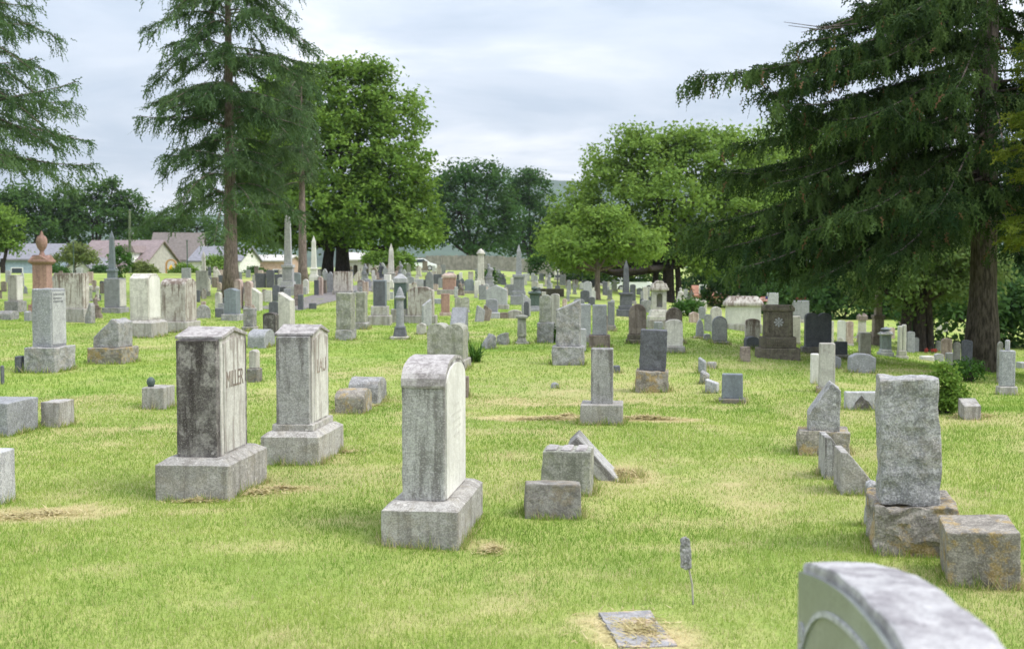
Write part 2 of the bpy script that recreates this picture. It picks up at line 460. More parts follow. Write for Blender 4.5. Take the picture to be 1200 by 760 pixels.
# asphalt lane crossing behind the rows on the left
def strip(name, pts, half, mat, lift=0.012):
    bm = bmesh.new(); L = []; Rr = []
    for i, p in enumerate(pts):
        a = Vector(pts[max(i - 1, 0)]); b = Vector(pts[min(i + 1, len(pts) - 1)])
        d = (b - a); d = Vector((d.x, d.y)).normalized(); n = Vector((-d.y, d.x))
        for lst, s in ((L, 1), (Rr, -1)):
            x, y = p[0] + n.x * half * s, p[1] + n.y * half * s
            lst.append(bm.verts.new((x, y, gz(x, y) + lift)))
    for i in range(len(pts) - 1): bm.faces.new((L[i], L[i + 1], Rr[i + 1], Rr[i]))
    return mesh_obj(name, bm, mat)
M['asphalt'] = plain('asphalt', (0.19, 0.175, 0.175), 0.95, 0.2, 6.0, bumpd=0.01)
pa, pb = ground_at(352, 356), ground_at(400, 344)
d = (pb - pa); pts = [pa + d * k for k in np.linspace(-0.5, 2.6, 30)]
tag(strip('path', [(p.x, p.y) for p in pts], 0.95, M['asphalt']), kind='structure')

# distant ridge
bm = bmesh.new()
NR = 160; prev = None
for i in range(NR + 1):
    px = -900 + i * (3000 / NR)
    Y = 2600; X = (px - CXP) / FPX * Y
    top = 216 - 10 * math.exp(-((px - 655) / 170) ** 2) + 34 * sst(420, 250, px) + 5 * math.sin(px * 0.011) + 1.6 * math.sin(px * 0.05)
    z = z_at(top, Y)
    col_ = [bm.verts.new((X * (1 - 0.25), Y - 700, -4)), bm.verts.new((X * 0.92, Y - 250, z * 0.55 + 6 * math.sin(i * 1.7))), bm.verts.new((X, Y, z)), bm.verts.new((X * 1.2, Y + 600, -4))]
    if prev:
        for k in range(3): bm.faces.new((prev[k], col_[k], col_[k + 1], prev[k + 1]))
    prev = col_
M['ridge'] = plain('ridge_wood', (0.045, 0.075, 0.045), 1.0, 0.4, 0.02)
tag(mesh_obj('hills', bm, M['ridge'], smooth=True), kind='structure')

# ------------------------------------------------------------------ foliage builders
def leaf_cards(name, P, N, size, mat, parent, v, aspect=0.62):
    """kite-shaped leaf faces"""
    n = len(P)
    a = RNG.normal(size=(n, 3)); a -= N * (a * N).sum(1, keepdims=True); a /= np.linalg.norm(a, axis=1, keepdims=True) + 1e-9
    b = np.cross(N, a)
    s = size[:, None]
    V = np.stack([P - a * s * 0.5, P + b * s * aspect * 0.5 - a * s * 0.05, P + a * s * 0.55, P - b * s * aspect * 0.5 - a * s * 0.05], 1).reshape(-1, 3)
    F = np.arange(4 * n).reshape(n, 4)
    return np_mesh(name, V, F, mat, parent, {'v': np.repeat(v, 4)})
def broadleaf(name, label, px, Y, lobes, leaf, mat, bark, trunk_r, fork, n_clump=1.0, per=80, rc=0.7, group=None, stems=None, holes=0.0, cat='tree', seed=1, lean=0.0, z0=None):
    """lobes: (px, py, dY, rx, ry, rz) with px/py the pixel of the lobe's centre seen at depth Y+dY; radii in metres"""
    rnd = np.random.default_rng(seed)
    base = at_depth(px, Y)
    if z0 is not None: base.z = z0
    root = empty(name, base); tag(root, label, cat, group)
    C = []
    for (lx, ly, dY, rx, ry, rz) in lobes:
        D = Y + dY
        C.append((Vector(((lx - CXP) / FPX * D - base.x, dY, z_at(ly, D) - base.z)), rx, ry, rz))
    P, Nn, vv = [], [], []
    tips = []
    for (c, rx, ry, rz) in C:
        area = 4 * math.pi * ((rx * ry) ** 1.6 / 3 + (rx * rz) ** 1.6 / 3 + (ry * rz) ** 1.6 / 3) ** (1 / 1.6)
        k = max(6, int(area / (rc * rc * 1.25) * n_clump))
        for _ in range(k):
            d = rnd.normal(size=3); d /= np.linalg.norm(d)
            if d[2] < -0.55 and rnd.random() < 0.5: d[2] *= -1
            r = rnd.uniform(0.62, 1.06) if rnd.random() > 0.22 else rnd.uniform(0.25, 0.65)
            cc = np.array([c.x + d[0] * rx * r, c.y + d[1] * ry * r, c.z + d[2] * rz * r])
            if rnd.random() < holes: continue
            s = rc * rnd.uniform(0.55, 1.25)
            m = int(per * (s / rc) ** 1.6)
            q = rnd.normal(size=(m, 3)) * np.array([s * 0.52, s * 0.52, s * 0.34])
            P.append(cc + q)
            nn = rnd.normal(size=(m, 3)) * 0.75 + d * 0.55 + np.array([0, 0, 0.75]); nn /= np.linalg.norm(nn, axis=1, keepdims=True)
            Nn.append(nn)
            tone = rnd.uniform(0.05, 0.75)
            vv.append(np.clip(tone + rnd.normal(size=m) * 0.16 + 0.10 * d[2], 0, 0.94))
            tips.append((cc, c))
    P, Nn, vv = np.concatenate(P), np.concatenate(Nn), np.concatenate(vv)
    leaf_cards('crown', P, Nn, leaf * rnd.uniform(0.65, 1.3, len(P)), mat, root, vv)
    bm = bmesh.new()
    fk = Vector((lean, 0, fork))
    for (sx, sr) in (stems or [(0.0, 1.0)]):
        pts = [Vector((sx, 0, -0.25)), Vector((sx, 0, 0.12)), Vector((sx * 0.95 + lean * .25, 0, fork * 0.45)), Vector((sx * 0.8 + lean * .8, 0, fork)), Vector((sx * 0.4 + lean, 0, fork * 1.6))]
        add_tube(bm, pts, [trunk_r * sr * k for k in (1.5, 1.12, 0.95, 0.85, 0.6)], 9)
    for (c, rx, ry, rz) in C:
        mid = fk.lerp(c, 0.5) + Vector((rnd.uniform(-.4, .4), rnd.uniform(-.4, .4), -0.08 * (c - fk).length))
        add_tube(bm, [fk, mid, c, c + Vector((0, 0, rz * 0.4))], [trunk_r * k for k in (0.55, 0.36, 0.2, 0.06)], 6)
    for i in rnd.choice(len(tips), min(len(tips), 70), replace=False):
        cc, c = tips[i]; cc = Vector(cc); m = c.lerp(cc, 0.5) + Vector(rnd.uniform(-.2, .2, 3))
        add_tube(bm, [c, m, cc], [trunk_r * 0.16, trunk_r * 0.10, trunk_r * 0.04], 5)
    mesh_obj('trunk', bm, bark, root, smooth=True)
    return root

def needle_sprays(name, P, D, L, W, mat, parent, v, k=5):
    """herring-bone sprays: k alternating triangles along each hanging twig"""
    n = len(P)
    side = np.cross(D, RNG.normal(size=(n, 3))); side /= np.linalg.norm(side, axis=1, keepdims=True) + 1e-9
    V = np.empty((n, k, 3, 3), dtype=np.float32)
    for j in range(k):
        a = P + D * (L * j / k)[:, None]
        b = P + D * (L * (j + 1.25) / k)[:, None]
        s = 1 if j % 2 else -1
        w = W * (1.0 - 0.45 * j / k) * RNG.uniform(0.7, 1.3, n)
        V[:, j, 0] = a - side * (s * 0.25 * w)[:, None]; V[:, j, 1] = b; V[:, j, 2] = a + side * (s * w)[:, None] + D * (L * 0.55 / k)[:, None]
    F = np.arange(n * k * 3).reshape(-1, 3)
    return np_mesh(name, V.reshape(-1, 3), F, mat, parent, {'v': np.repeat(v, 3 * k)})
def conifer(name, label, px, Y, height, trunk_r, branches, mat, bark, spray, width, dens, seed=3, hang=0.75, limb_r=0.05, lean=(0, 0), cat='tree', sub=0.34, out_bias=0.35, dead=None, k=5, thick=1.0, strand=0.0):
    """branches: list of (z, azimuth, length, rise0, sag, tipup) — z above the base, straight-out limbs that sag and turn up"""
    rnd = np.random.default_rng(seed)
    base = at_depth(px, Y)
    root = empty(name, base); tag(root, label, cat)
    bm = bmesh.new()
    zs = np.linspace(0, 1, 14)
    pts = [Vector((lean[0] * q * height, lean[1] * q * height, height * q - (0.3 if q == 0 else 0))) for q in zs]
    rad = [trunk_r * (1.0 - 0.93 * q ** 0.9) + (trunk_r * 0.45 if q == 0 else 0) for q in zs]
    add_tube(bm, pts, rad, 12)
    add_tube(bm, [pts[0], Vector((0, 0, 0.15)), Vector((0, 0, 0.6))], [trunk_r * 1.55, trunk_r * 1.25, trunk_r * 1.0], 12)
    P, D, L, VV = [], [], [], []
    for (z, az, length, rise, sag, tip) in branches:
        o = Vector((lean[0] * z, lean[1] * z, z))
        h = np.array([math.sin(az), math.cos(az), 0.0])           # azimuth from +Y (away) clockwise
        lat = np.array([math.cos(az), -math.sin(az), 0.0])
        def f(t): return np.array(o) + h * (length * t) + np.array([0, 0, length * (rise * t - sag * t * t + tip * t ** 4)])
        tt = np.linspace(0, 1, 9)
        bp = [Vector(f(q)) for q in tt]
        add_tube(bm, bp, [limb_r * (0.35 + length / 5) * (1 - 0.9 * q) + 0.006 for q in tt], 5)
        tone_b = rnd.uniform(0.0, 0.5)
        nsub = max(5, int(length / 0.20))
        for i in range(nsub):
            t0 = rnd.uniform(0.12, 1.0)
            p0 = f(t0)
            sl = sub * length * (0.35 + 0.75 * (1 - t0)) * rnd.uniform(0.5, 1.2) + 0.15
            sd_ = 1 if rnd.random() < 0.5 else -1
            d = lat * sd_ * rnd.uniform(0.5, 1.0) + h * rnd.uniform(0.3, 0.9); d /= np.linalg.norm(d)
            m = max(3, int(dens * sl * thick)); tone_s = tone_b + rnd.normal() * 0.24
            u = rnd.random(m) ** 0.8
            q = p0 + d * (sl * u)[:, None] + np.array([0, 0, -0.22 * sl]) * (u ** 2)[:, None] + rnd.normal(size=(m, 3)) * 0.03
            q[:, 2] -= strand * rnd.random(m) ** 2 * (0.4 + 0.6 * t0)
            P.append(q)
            dd = d * out_bias + np.array([0, 0, -hang]) + rnd.normal(size=(m, 3)) * 0.28
            D.append(dd / np.linalg.norm(dd, axis=1, keepdims=True))
            L.append(spray * rnd.uniform(0.45, 1.35, m))
            tn = np.clip(tone_s + rnd.normal(size=m) * 0.14 + 0.25 * u, 0, 0.94); tn[rnd.random(m) < 0.02] = 1.0  # highlights put into the needle tone: lighter towards each sub-branch tip
            VV.append(tn)
        m = max(4, int(dens * length * 2.2))
        u = rnd.uniform(0.15, 1.0, m)
        q = np.array([f(x) for x in u]) + rnd.normal(size=(m, 3)) * 0.03
        P.append(q)
        dd = h * 0.55 + lat * rnd.normal(size=(m, 1)) * 0.45 + np.array([0, 0, -hang * 0.5]) + rnd.normal(size=(m, 3)) * 0.22
        D.append(dd / np.linalg.norm(dd, axis=1, keepdims=True)); L.append(spray * rnd.uniform(0.5, 1.2, m)); VV.append(np.clip(tone_b + rnd.normal(size=m) * 0.2, 0, 0.94))
    for dl in (dead or []):
        add_tube(bm, [Vector(p) for p in dl], [0.014, 0.010, 0.004, 0.003][:len(dl)], 5)
    mesh_obj('trunk', bm, bark, root, smooth=True)
    P, D, L, VV = np.concatenate(P), np.concatenate(D), np.concatenate(L), np.concatenate(VV)
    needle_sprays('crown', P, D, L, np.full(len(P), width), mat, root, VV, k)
    return root, len(P)
def whorls(z0, z1, dz, lenf, rnd, per=5, rise=(0.0, 0.1), sag=(0.25, 0.45), tip=(0.1, 0.25)):
    out = []; z = z0; a = rnd.uniform(0, 6.28)
    while z < z1:
        for i in range(per):
            a += 6.283 / per + rnd.normal() * 0.25
            out.append((z + rnd.normal() * dz * 0.45, a, lenf(z) * rnd.uniform(0.7, 1.1), rnd.uniform(*rise), rnd.uniform(*sag), rnd.uniform(*tip)))
        a += 0.7; z += dz * rnd.uniform(0.8, 1.2)
    return out

# ---- big Norway spruce on the right
rs = np.random.default_rng(5)
SPY = 24.0
spb = at_depth(1152, SPY)
def sp_len(z): return min(5.7, 5.7 - 1.1 * (z - 4.4)) if z < 7.6 else max(0.5, 2.3 - 0.2 * (z - 7.6))
br0 = whorls(3.1, 9.8, 0.48, sp_len, rs, per=7, rise=(-0.05, 0.14), sag=(0.26, 0.62), tip=(0.16, 0.45))
br = [b for b in br0 if not (b[0] < 9.0 and abs(((b[1] - math.pi + math.pi) % (2 * math.pi)) - math.pi) < 0.85 and rs.random() < 0.55)]
br = [(z, a, l * (0.72 if z < 4.6 and 3.6 < a % 6.283 < 5.9 else 1.0), r, s_, t_) for (z, a, l, r, s_, t_) in br]
br += whorls(9.8, 16, 0.8, sp_len, rs, per=6, sag=(.3, .6))
def aim(px, py, dY, z, tip=0.22, sag=0.42):
    """a limb whose tip is seen at a pixel"""
    D = SPY + dY; x = (px - CXP) / FPX * D - spb.x; zt = z_at(py, D) - spb.z
    ln = math.hypot(x, dY)
    rise = (zt - z) / ln + sag - tip
    return (z, math.atan2(x, dY), ln, rise, sag, tip)
br += [aim(818, 88, -0.6, 6.7, 0.12, 0.22), aim(885, 78, 0.3, 7.0, 0.12, 0.2), aim(935, 50, -.8, 7.4, .12, .25), aim(960, 30, .5, 7.8, .12, .25), aim(925, 95, -1.5, 6.8, .12, .3), aim(975, 60, -1.8, 7.3, .15, .35), aim(1000, 10, -1.0, 8.2, .15, .3), aim(856, 168, 1.0, 5.6), aim(812, 262, -1.0, 4.6, 0.2, 0.35), aim(806, 278, 0.6, 4.3, 0.25, 0.45),
       aim(832, 294, -0.4, 3.8, 0.2, 0.5), aim(868, 314, -2.2, 3.5, 0.2, 0.5), aim(905, 215, -1.8, 5.2), aim(930, 314, 1.5, 3.6), aim(960, 326, -3.0, 3.4, .15, .45),
       aim(1010, 328, -2.6, 3.5, .15, .5), aim(1045, 322, -3.0, 3.7, .15, .5), aim(885, 110, 0.9, 6.6), aim(985, 25, -0.5, 8.0), aim(985, 140, -3.2, 6.0), aim(1000, 250, -3.6, 4.6), aim(1090, 250, -4.2, 4.8), aim(1180, 215, -4.0, 5.6, .1, .5), aim(1195, 300, -3.0, 4.0), aim(845, 200, 2.2, 5.0), aim(890, 285, 2.4, 4.2), aim(1005, 75, -2.4, 7.2), aim(1050, 20, -3.0, 8.2), aim(1110, 110, -3.6, 6.8),
       aim(920, 300, -1.6, 4.0, .2, .5), aim(872, 308, .4, 3.7, .2, .55), aim(950, 270, -2.8, 4.4), aim(848, 290, -1.4, 4.0, .22, .5), aim(1040, 300, -3.8, 3.9), aim(1150, 20, -3.0, 8.3)]
dead = []
for (px0, py0, px1, py1) in ((995, 22, 935, 38), (985, 32, 920, 30), (1000, 28, 915, 26)):
    D = SPY - 1
    pt = lambda a, b: ((a - CXP) / FPX * D - spb.x, -1, z_at(b, D) - spb.z)
    m = ((px0 + px1) / 2 + random.uniform(-8, 8), (py0 + py1) / 2 + random.uniform(3, 8))
    dead.append([pt(px0, py0), pt(*m), pt(px1, py1)])
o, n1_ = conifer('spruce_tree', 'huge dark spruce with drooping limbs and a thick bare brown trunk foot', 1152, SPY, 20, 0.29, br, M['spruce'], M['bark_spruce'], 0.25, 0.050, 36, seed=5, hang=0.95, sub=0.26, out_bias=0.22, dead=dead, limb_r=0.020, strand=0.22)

# ---- feathery tall conifer left of centre, its slimmer neighbour, and the one leaning in from the left edge
rs = np.random.default_rng(9)
lb = whorls(3.9, 17.5, 0.72, lambda z: 3.7 - 0.12 * max(0, z - 12) - (0.9 if 5.0 < z < 6.3 else 0), rs, per=6, rise=(0.05, 0.55), sag=(0.35, 1.0), tip=(0.0, 0.25))
conifer('larch_tree', 'tall feathery grey-green conifer with a straight bare lower trunk', 271, 50, 18.5, 0.32, lb, M['larch'], M['bark_grey'], 0.38, 0.062, 17, seed=9, k=4, hang=0.8, sub=0.30, out_bias=0.45, limb_r=0.032, strand=0.5)
lb = whorls(5.9, 11.0, 0.6, lambda z: 2.6 - 0.12 * (z - 5.9), rs, per=6, rise=(0.0, 0.2), sag=(0.4, 0.8), tip=(0.0, 0.1))
lb = [(z, a, l * (0.28 if 0.5 < (a % 6.283) < 2.7 else 1.0), r, s, t_) for (z, a, l, r, s, t_) in lb]
conifer('larch_tree', 'slim grey-green conifer with a thin pale trunk behind the tall conifer', 355, 63, 11.6, 0.26, lb, M['larch_grey'], M['bark_grey'], 0.42, 0.07, 13, seed=13, k=4, hang=0.85, sub=0.34, out_bias=0.4, limb_r=0.03)
lb = whorls(5.3, 13.5, 0.65, lambda z: 5.0 - 0.40 * abs(z - 6.0), rs, per=6, rise=(0.05, 0.45), sag=(0.25, 0.8), tip=(0.1, 0.25))
conifer('larch_tree', 'feathery conifer reaching in from the left edge of the picture', -62, 38, 15.5, 0.36, lb, M['larch'], M['bark_grey'], 0.34, 0.050, 18, seed=17, k=4, hang=0.75, sub=0.27, out_bias=0.45, limb_r=0.032, strand=0.45)
# ---- yellowish arborvitae at the right edge
lb = whorls(2.2, 9.5, 0.34, lambda z: 1.55 - 0.10 * max(0, z - 2.5), rs, per=8, rise=(0.3, 0.6), sag=(0.2, 0.5), tip=(0.0, 0.1))
conifer('arborvitae_tree', 'yellow-green upright conifer cut off by the right edge', 1300, 19, 10.5, 0.2, lb, M['arbor'], M['bark_dark'], 0.17, 0.05, 45, seed=21, hang=0.35, sub=0.4, out_bias=0.7, limb_r=0.02)

# ---- broadleaf trees
broadleaf('maple_tree', 'big bright green maple with a dark forked trunk', 400, 82,
    [(405, 110, 0, 3.0, 3.0, 2.2), (345, 130, 0, 3.0, 3, 2.6), (455, 135, 0, 2.5, 2.8, 2.4), (385, 180, -2, 4.2, 3.8, 3.0), (460, 205, -1, 3.1, 3.2, 3.0), (330, 205, 0, 3.2, 3.2, 3.0),
     (405, 245, -3, 4.2, 3.2, 2.4), (478, 255, 0, 2.4, 2.8, 2.2), (340, 262, -1, 3.0, 3, 2.0), (440, 272, -2, 3.4, 2.8, 1.7), (350, 95, 0, 1.8, 1.8, 1.2), (430, 85, 0, 1.9, 1.8, 0.9), (500, 280, 1, 1.3, 1.6, 1.3), (312, 250, 2, 2.2, 2.2, 2.2), (318, 165, 1, 2.2, 2.2, 2.4), (308, 215, 1, 1.8, 2, 2.2), (305, 272, 1, 1.8, 2, 1.6), (330, 120, 1, 1.8, 2, 1.6)],
    0.30, M['maple'], M['bark_dark'], 0.50, 2.1, n_clump=0.75, per=66, rc=0.80, stems=[(0.1, 1.0), (-0.95, 0.8)], seed=4, holes=0.08)
broadleaf('locust_tree', 'broad yellow-green tree with spreading dark limbs behind the niche monument', 783, 75,
    [(765, 185, 0, 2.6, 3, 1.6), (715, 205, 0, 2.4, 2.8, 1.9), (830, 190, 0, 2.7, 3, 2.0), (680, 250, 0, 2.0, 2.6, 2.0), (770, 235, -2, 3.4, 3.4, 2.3), (850, 245, 0, 2.8, 3, 2.4),
     (720, 270, -1, 2.8, 3, 1.7), (665, 285, 0, 1.5, 2, 1.5), (830, 290, 1, 2.4, 2.6, 1.7), (805, 165, 0, 1.4, 1.6, 0.8), (740, 165, 0, 1.6, 1.6, 0.9), (890, 215, 2, 2.0, 2.6, 2.8), (850, 165, 1, 1.2, 1.4, 0.8), (880, 275, 3, 2, 2.4, 2.2), (690, 300, 1, 2.0, 2, 1.0), (745, 300, 2, 2.2, 2, 1.0), (655, 268, 0, 1.3, 1.6, 1.2), (790, 270, 0, 2.4, 2.4, 1.4), (655, 288, -8, 1.2, 1.5, 1.1), (690, 285, -9, 2.0, 1.6, 1.2), (742, 288, -8, 2.0, 1.6, 1.1), (675, 310, -4, 1.3, 1.4, 0.6), (722, 315, 3, 1.3, 1.4, 0.6), (815, 300, -1, 1.6, 1.6, .9)],
    0.25, M['locust'], M['bark_dark'], 0.40, 2.2, n_clump=0.66, per=60, rc=0.68, seed=6, holes=0.10, stems=[(0.0, 1.0), (-0.9, 0.5), (0.7, 0.5)])
broadleaf('young_tree', 'small tree with a slim red-brown trunk in the lawn under the broad tree', 700, 52,
    [(700, 285, 0, 1.7, 1.5, 0.8), (675, 296, 0, 1.2, 1.2, 0.7), (728, 285, 0, 1.5, 1.2, 0.8), (705, 262, 0, 1.3, 1, 0.8), (658, 300, 0.5, .8, .8, .5), (755, 292, .5, 1.0, 1, .6)], 0.17, M['locust'], M['bark_grey'], 0.13, 1.25, n_clump=0.6, per=55, rc=0.42, seed=8)
broadleaf('dark_tree', 'dark green round tree behind the board fence, beside the maple', 552, 172,
    [(545, 205, 0, 3.4, 3.6, 2.4), (515, 225, 0, 3.2, 3.5, 3.2), (575, 215, 0, 3.3, 3.6, 2.8), (540, 250, -2, 5.0, 4, 3.4), (590, 255, 0, 3.4, 3.5, 3.6), (520, 275, 0, 3.4, 3.4, 2.6), (570, 285, -1, 4.2, 3.5, 2.2)],
    0.5, M['dark_tree'], M['bark_dark'], 0.55, 2.8, n_clump=0.55, per=46, rc=1.15, seed=10)
broadleaf('dark_tree', 'dark green tree behind the right end of the board fence', 622, 185,
    [(620, 215, 0, 3.2, 3.2, 2.2), (605, 235, 0, 3.2, 3.4, 3.0), (634, 250, 0, 3.0, 3.4, 4.0), (612, 280, 0, 4.2, 3.6, 3.0), (638, 288, 0, 2.8, 3.0, 2.6)],
    0.5, M['dark_tree'], M['bark_dark'], 0.5, 2.8, n_clump=0.55, per=46, rc=1.15, seed=12)
broadleaf('dark_tree', 'dense dark tree crown above the red-roofed house', 110, 180,
    [(115, 232, 0, 4.2, 4, 2.6), (80, 245, 0, 3.6, 4, 3.0), (150, 248, 0, 3.4, 4, 3.0), (110, 262, -2, 6.0, 4, 3.2), (75, 272, 0, 3.6, 4, 3.0), (160, 275, 0, 3.4, 4, 3.0), (135, 218, 0, 1.8, 2, 1.2)],
    0.5, M['left_tree'], M['bark_dark'], 0.6, 3.2, n_clump=0.55, per=46, rc=1.15, seed=14)
broadleaf('dark_tree', 'dark tree crown behind the blue-grey house at far left', 28, 176,
    [(30, 235, 0, 4.0, 4, 2.6), (5, 245, 0, 3.4, 4, 2.6), (50, 258, 0, 3.4, 4, 3.2), (20, 268, 0, 4.4, 4, 3.0), (-30, 250, 0, 5, 4, 4)],
    0.5, M['left_tree'], M['bark_dark'], 0.6, 3.2, n_clump=0.55, per=46, rc=1.15, seed=16)
broadleaf('bright_tree', 'brighter green tree standing before the dark crowns at the left edge', 4, 120,
    [(2, 262, 0, 2.2, 2.4, 1.6), (-12, 280, 0, 2.6, 2.6, 1.6), (12, 284, 0, 1.3, 1.6, 1.2), (-30, 265, 0, 3, 3, 2.6)], 0.34, M['maple'], M['bark_dark'], 0.3, 1.6, n_clump=0.6, per=55, rc=0.75, seed=18)
broadleaf('willow_tree', 'pale yellow-green small tree in front of the far houses', 88, 120,
    [(90, 298, 0, 1.5, 1.5, 0.9), (78, 303, 0, 1.1, 1.2, 0.8), (104, 302, 0, 1.2, 1.2, 0.8), (92, 290, 0, 1.0, 1, 0.5)], 0.26, M['willow'], M['bark_grey'], 0.10, 1.6, n_clump=0.6, per=40, rc=0.5, seed=20)
broadleaf('background_tree', 'mid-green tree between the far houses and the tall conifer', 205, 172,
    [(205, 262, 0, 3.0, 3, 2.0), (180, 272, 0, 2.6, 3, 2.2), (232, 268, 0, 2.8, 3, 2.2), (250, 282, 0, 2.2, 3, 2.0)], 0.46, M['left_tree'], M['bark_dark'], 0.4, 2.5, n_clump=0.5, per=42, rc=1.0, seed=22, holes=.2)
broadleaf('background_tree', 'pale green tree rising behind the tip of the spruce limbs', 905, 100,
    [(905, 180, 0, 3.0, 3, 2.6), (930, 165, 0, 2.6, 3, 2.2), (890, 215, 0, 2.8, 3, 3.0), (945, 215, 0, 3.4, 3, 3.4), (915, 265, 0, 4, 3.5, 3.5), (985, 255, 2, 4.0, 3.5, 3.6)], 0.32, M['locust'], M['bark_dark'], 0.4, 2.6, n_clump=0.5, per=50, rc=0.9, seed=24)
# dense belt of trees closing the view on the right
k = 0
for (px, Y, top, w, mt, lab) in ((845, 104, 288, 3.6, 'dark_tree', 'dark tree behind the little red-roofed vault'), (905, 96, 296, 4.4, 'dark_tree', 'dark tree behind the white sarcophagus'), (985, 92, 292, 4.4, 'left_tree', 'shady tree behind the black double stone'),
                            (1060, 96, 285, 4.8, 'maple', 'green tree in the shade beyond the twin white columns'), (1135, 90, 280, 4.8, 'weep', 'pale leafy tree seen left of the spruce trunk'), (1215, 84, 270, 5.0, 'dark_tree', 'dark tree seen right of the spruce trunk'), (1300, 80, 255, 5, 'maple', 'green tree just beyond the right edge')):
    k += 1; z_up = (350 - top) / 2 * Y / FPX
    broadleaf('belt_tree', lab, px, Y, [(px, (top + 362) / 2, 0, w * .8, 3.2, z_up * .85), (px - 22, (top + 380) / 2, 0, w * .6, 2.6, z_up * .7), (px + 24, (top + 375) / 2, 0, w * .6, 2.6, z_up * .75), (px, top + 18, 0, w * .5, 2, 1.2)],
              0.34, M[mt], M['bark_dark'], 0.32, 1.8, n_clump=0.55, per=50, rc=0.85, seed=30 + k, group='trees closing the view on the right')
# bushy tree with several dark stems and hanging pale foliage
broadleaf('weeping_tree', 'many-stemmed dark tree with hanging pale green foliage left of the spruce trunk', 1078, 38,
    [(1078, 318, 0, 1.9, 1.9, 1.0), (1040, 335, 0, 1.2, 1.4, 0.9), (1115, 338, 0, 1.2, 1.4, 0.9), (1085, 290, 0, 1.8, 1.8, 1.2), (1020, 318, 0, 1.3, 1.4, .9), (1140, 310, 0, 1.3, 1.4, 1.2)], 0.15, M['weep'], M['bark_dark'], 0.22, 1.5,
    n_clump=0.55, per=60, rc=0.45, seed=40, stems=[(0, 1), (-0.45, .9), (0.35, .6)])
# hedge under the broad tree
def bush(name, label, px, Y, lobes, leaf, mat, seed, per=60, rc=0.35, cat='bush'):
    rnd = np.random.default_rng(seed)
    base = at_depth(px, Y); root = empty(name, base); tag(root, label, cat)
    P, Nn, vv = [], [], []
    for (dx, dy, z, rx, ry, rz) in lobes:
        k = int(12.6 * (rx * ry * rz) ** 0.667 / (rc * rc) * 1.1) + 6
        for _ in range(k):
            d = rnd.normal(size=3); d /= np.linalg.norm(d); d[2] = abs(d[2]) if rnd.random() < .6 else d[2]
            cc = np.array([dx + d[0] * rx, dy + d[1] * ry, max(0.08, z + d[2] * rz)]); m = per
            P.append(cc + rnd.normal(size=(m, 3)) * rc * np.array([.45, .45, .35])); nn = rnd.normal(size=(m, 3)) * .8 + d * .5 + np.array([0, 0, .6])
            Nn.append(nn / np.linalg.norm(nn, axis=1, keepdims=True)); vv.append(np.clip(rnd.uniform(0.1, .8) + rnd.normal(size=m) * .15, 0, .94))
    P = np.concatenate(P); P[:, 2] = np.maximum(P[:, 2], 0.01)
    leaf_cards('foliage', P, np.concatenate(Nn), leaf * rnd.uniform(.6, 1.3, len(P)), mat, root, np.concatenate(vv))
    bm = bmesh.new()
    for i in range(7):
        dx, dy, z, rx, ry, rz = lobes[i % len(lobes)]
        add_tube(bm, [(dx * .3, dy * .3, -0.05), (dx * .7 + rnd.uniform(-.1, .1), dy * .7, z * .6), (dx + rnd.uniform(-.5, .5) * rx, dy, z + rz * .4)], [0.02 + rx * .02, 0.012 + rx * .012, 0.006], 5)
    mesh_obj('stems', bm, M['bark_dark'], root)
    return root
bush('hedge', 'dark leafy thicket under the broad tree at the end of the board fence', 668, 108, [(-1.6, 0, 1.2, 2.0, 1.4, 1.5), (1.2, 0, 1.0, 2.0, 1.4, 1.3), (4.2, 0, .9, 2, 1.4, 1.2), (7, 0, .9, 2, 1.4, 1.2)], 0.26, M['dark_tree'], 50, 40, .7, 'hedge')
bush('bush', 'rounded green bush under the maple near the tan building', 447, 112, [(0, 0, 1.0, 1.6, 1.2, 1.1), (1.6, 0, .8, 1.3, 1, .9)], 0.26, M['maple'], 51, 40, .55)
bush('bush', 'small clipped bush beside the grey obelisk at far left', 141, 72, [(0, 0, .9, .55, .5, .9)], 0.16, M['shrub'], 52, 30, .35)
bush('bush', 'round bush beside the tall conifer trunk, before the far houses', 252, 118, [(0, 0, 1.6, 1.0, 1, .9)], 0.22, M['maple'], 53, 36, .5)
bush('bush', 'low dark green bush between the white statues behind the arched stones', 809, 45, [(0, 0, .25, .55, .5, .3)], 0.11, M['shrub'], 54, 34, .25)
gp = ground_at(1113, 487)
bush('bush', 'leafy green shrub beside the tall rough stone, under the spruce', 1113, gp.y + .2, [(-.04, 0, .30, .13, .14, .24), (.06, 0, .18, .13, .13, .16), (-.08, 0, .14, .12, .12, .13)], 0.045, M['maple'], 55, 26, .10)
gp = ground_at(1140, 447)
bush('bush', 'low green sprouts at the foot of the spruce trunk', 1137, gp.y - .1, [(0, 0, .12, .22, .2, .18)], 0.05, M['shrub'], 56, 22, .12)
bush('bush', 'tiny dark evergreen planted beside the pillar with the dark panel', 572, 62, [(0, 0, .35, .45, .4, .5)], 0.13, M['dark_tree'], 57, 30, .28)
bush('bush', 'weedy green clump beside the white twin tablets', 648, ground_at(648, 401).y, [(0, 0, .12, .2, .15, .18)], 0.06, M['shrub'], 58, 24, .12)
for i, (px, Y, lab) in enumerate(((1200, 42, 'dark undergrowth right of the spruce trunk'), (1085, 66, 'shady undergrowth behind the many-stemmed tree'), (985, 64, 'shady undergrowth behind the white pillars'), (900, 80, 'shady undergrowth behind the white sarcophagus'))):
    bush('undergrowth', lab, px, Y, [(-2.2, 0, .8, 2.0, 1.2, 1.2), (0.6, 0, .9, 2.0, 1.2, 1.3), (3, 0, .8, 1.8, 1.2, 1.1)], 0.24, M['dark_tree' if i != 1 else 'left_tree'], 60 + i, 40, .6)

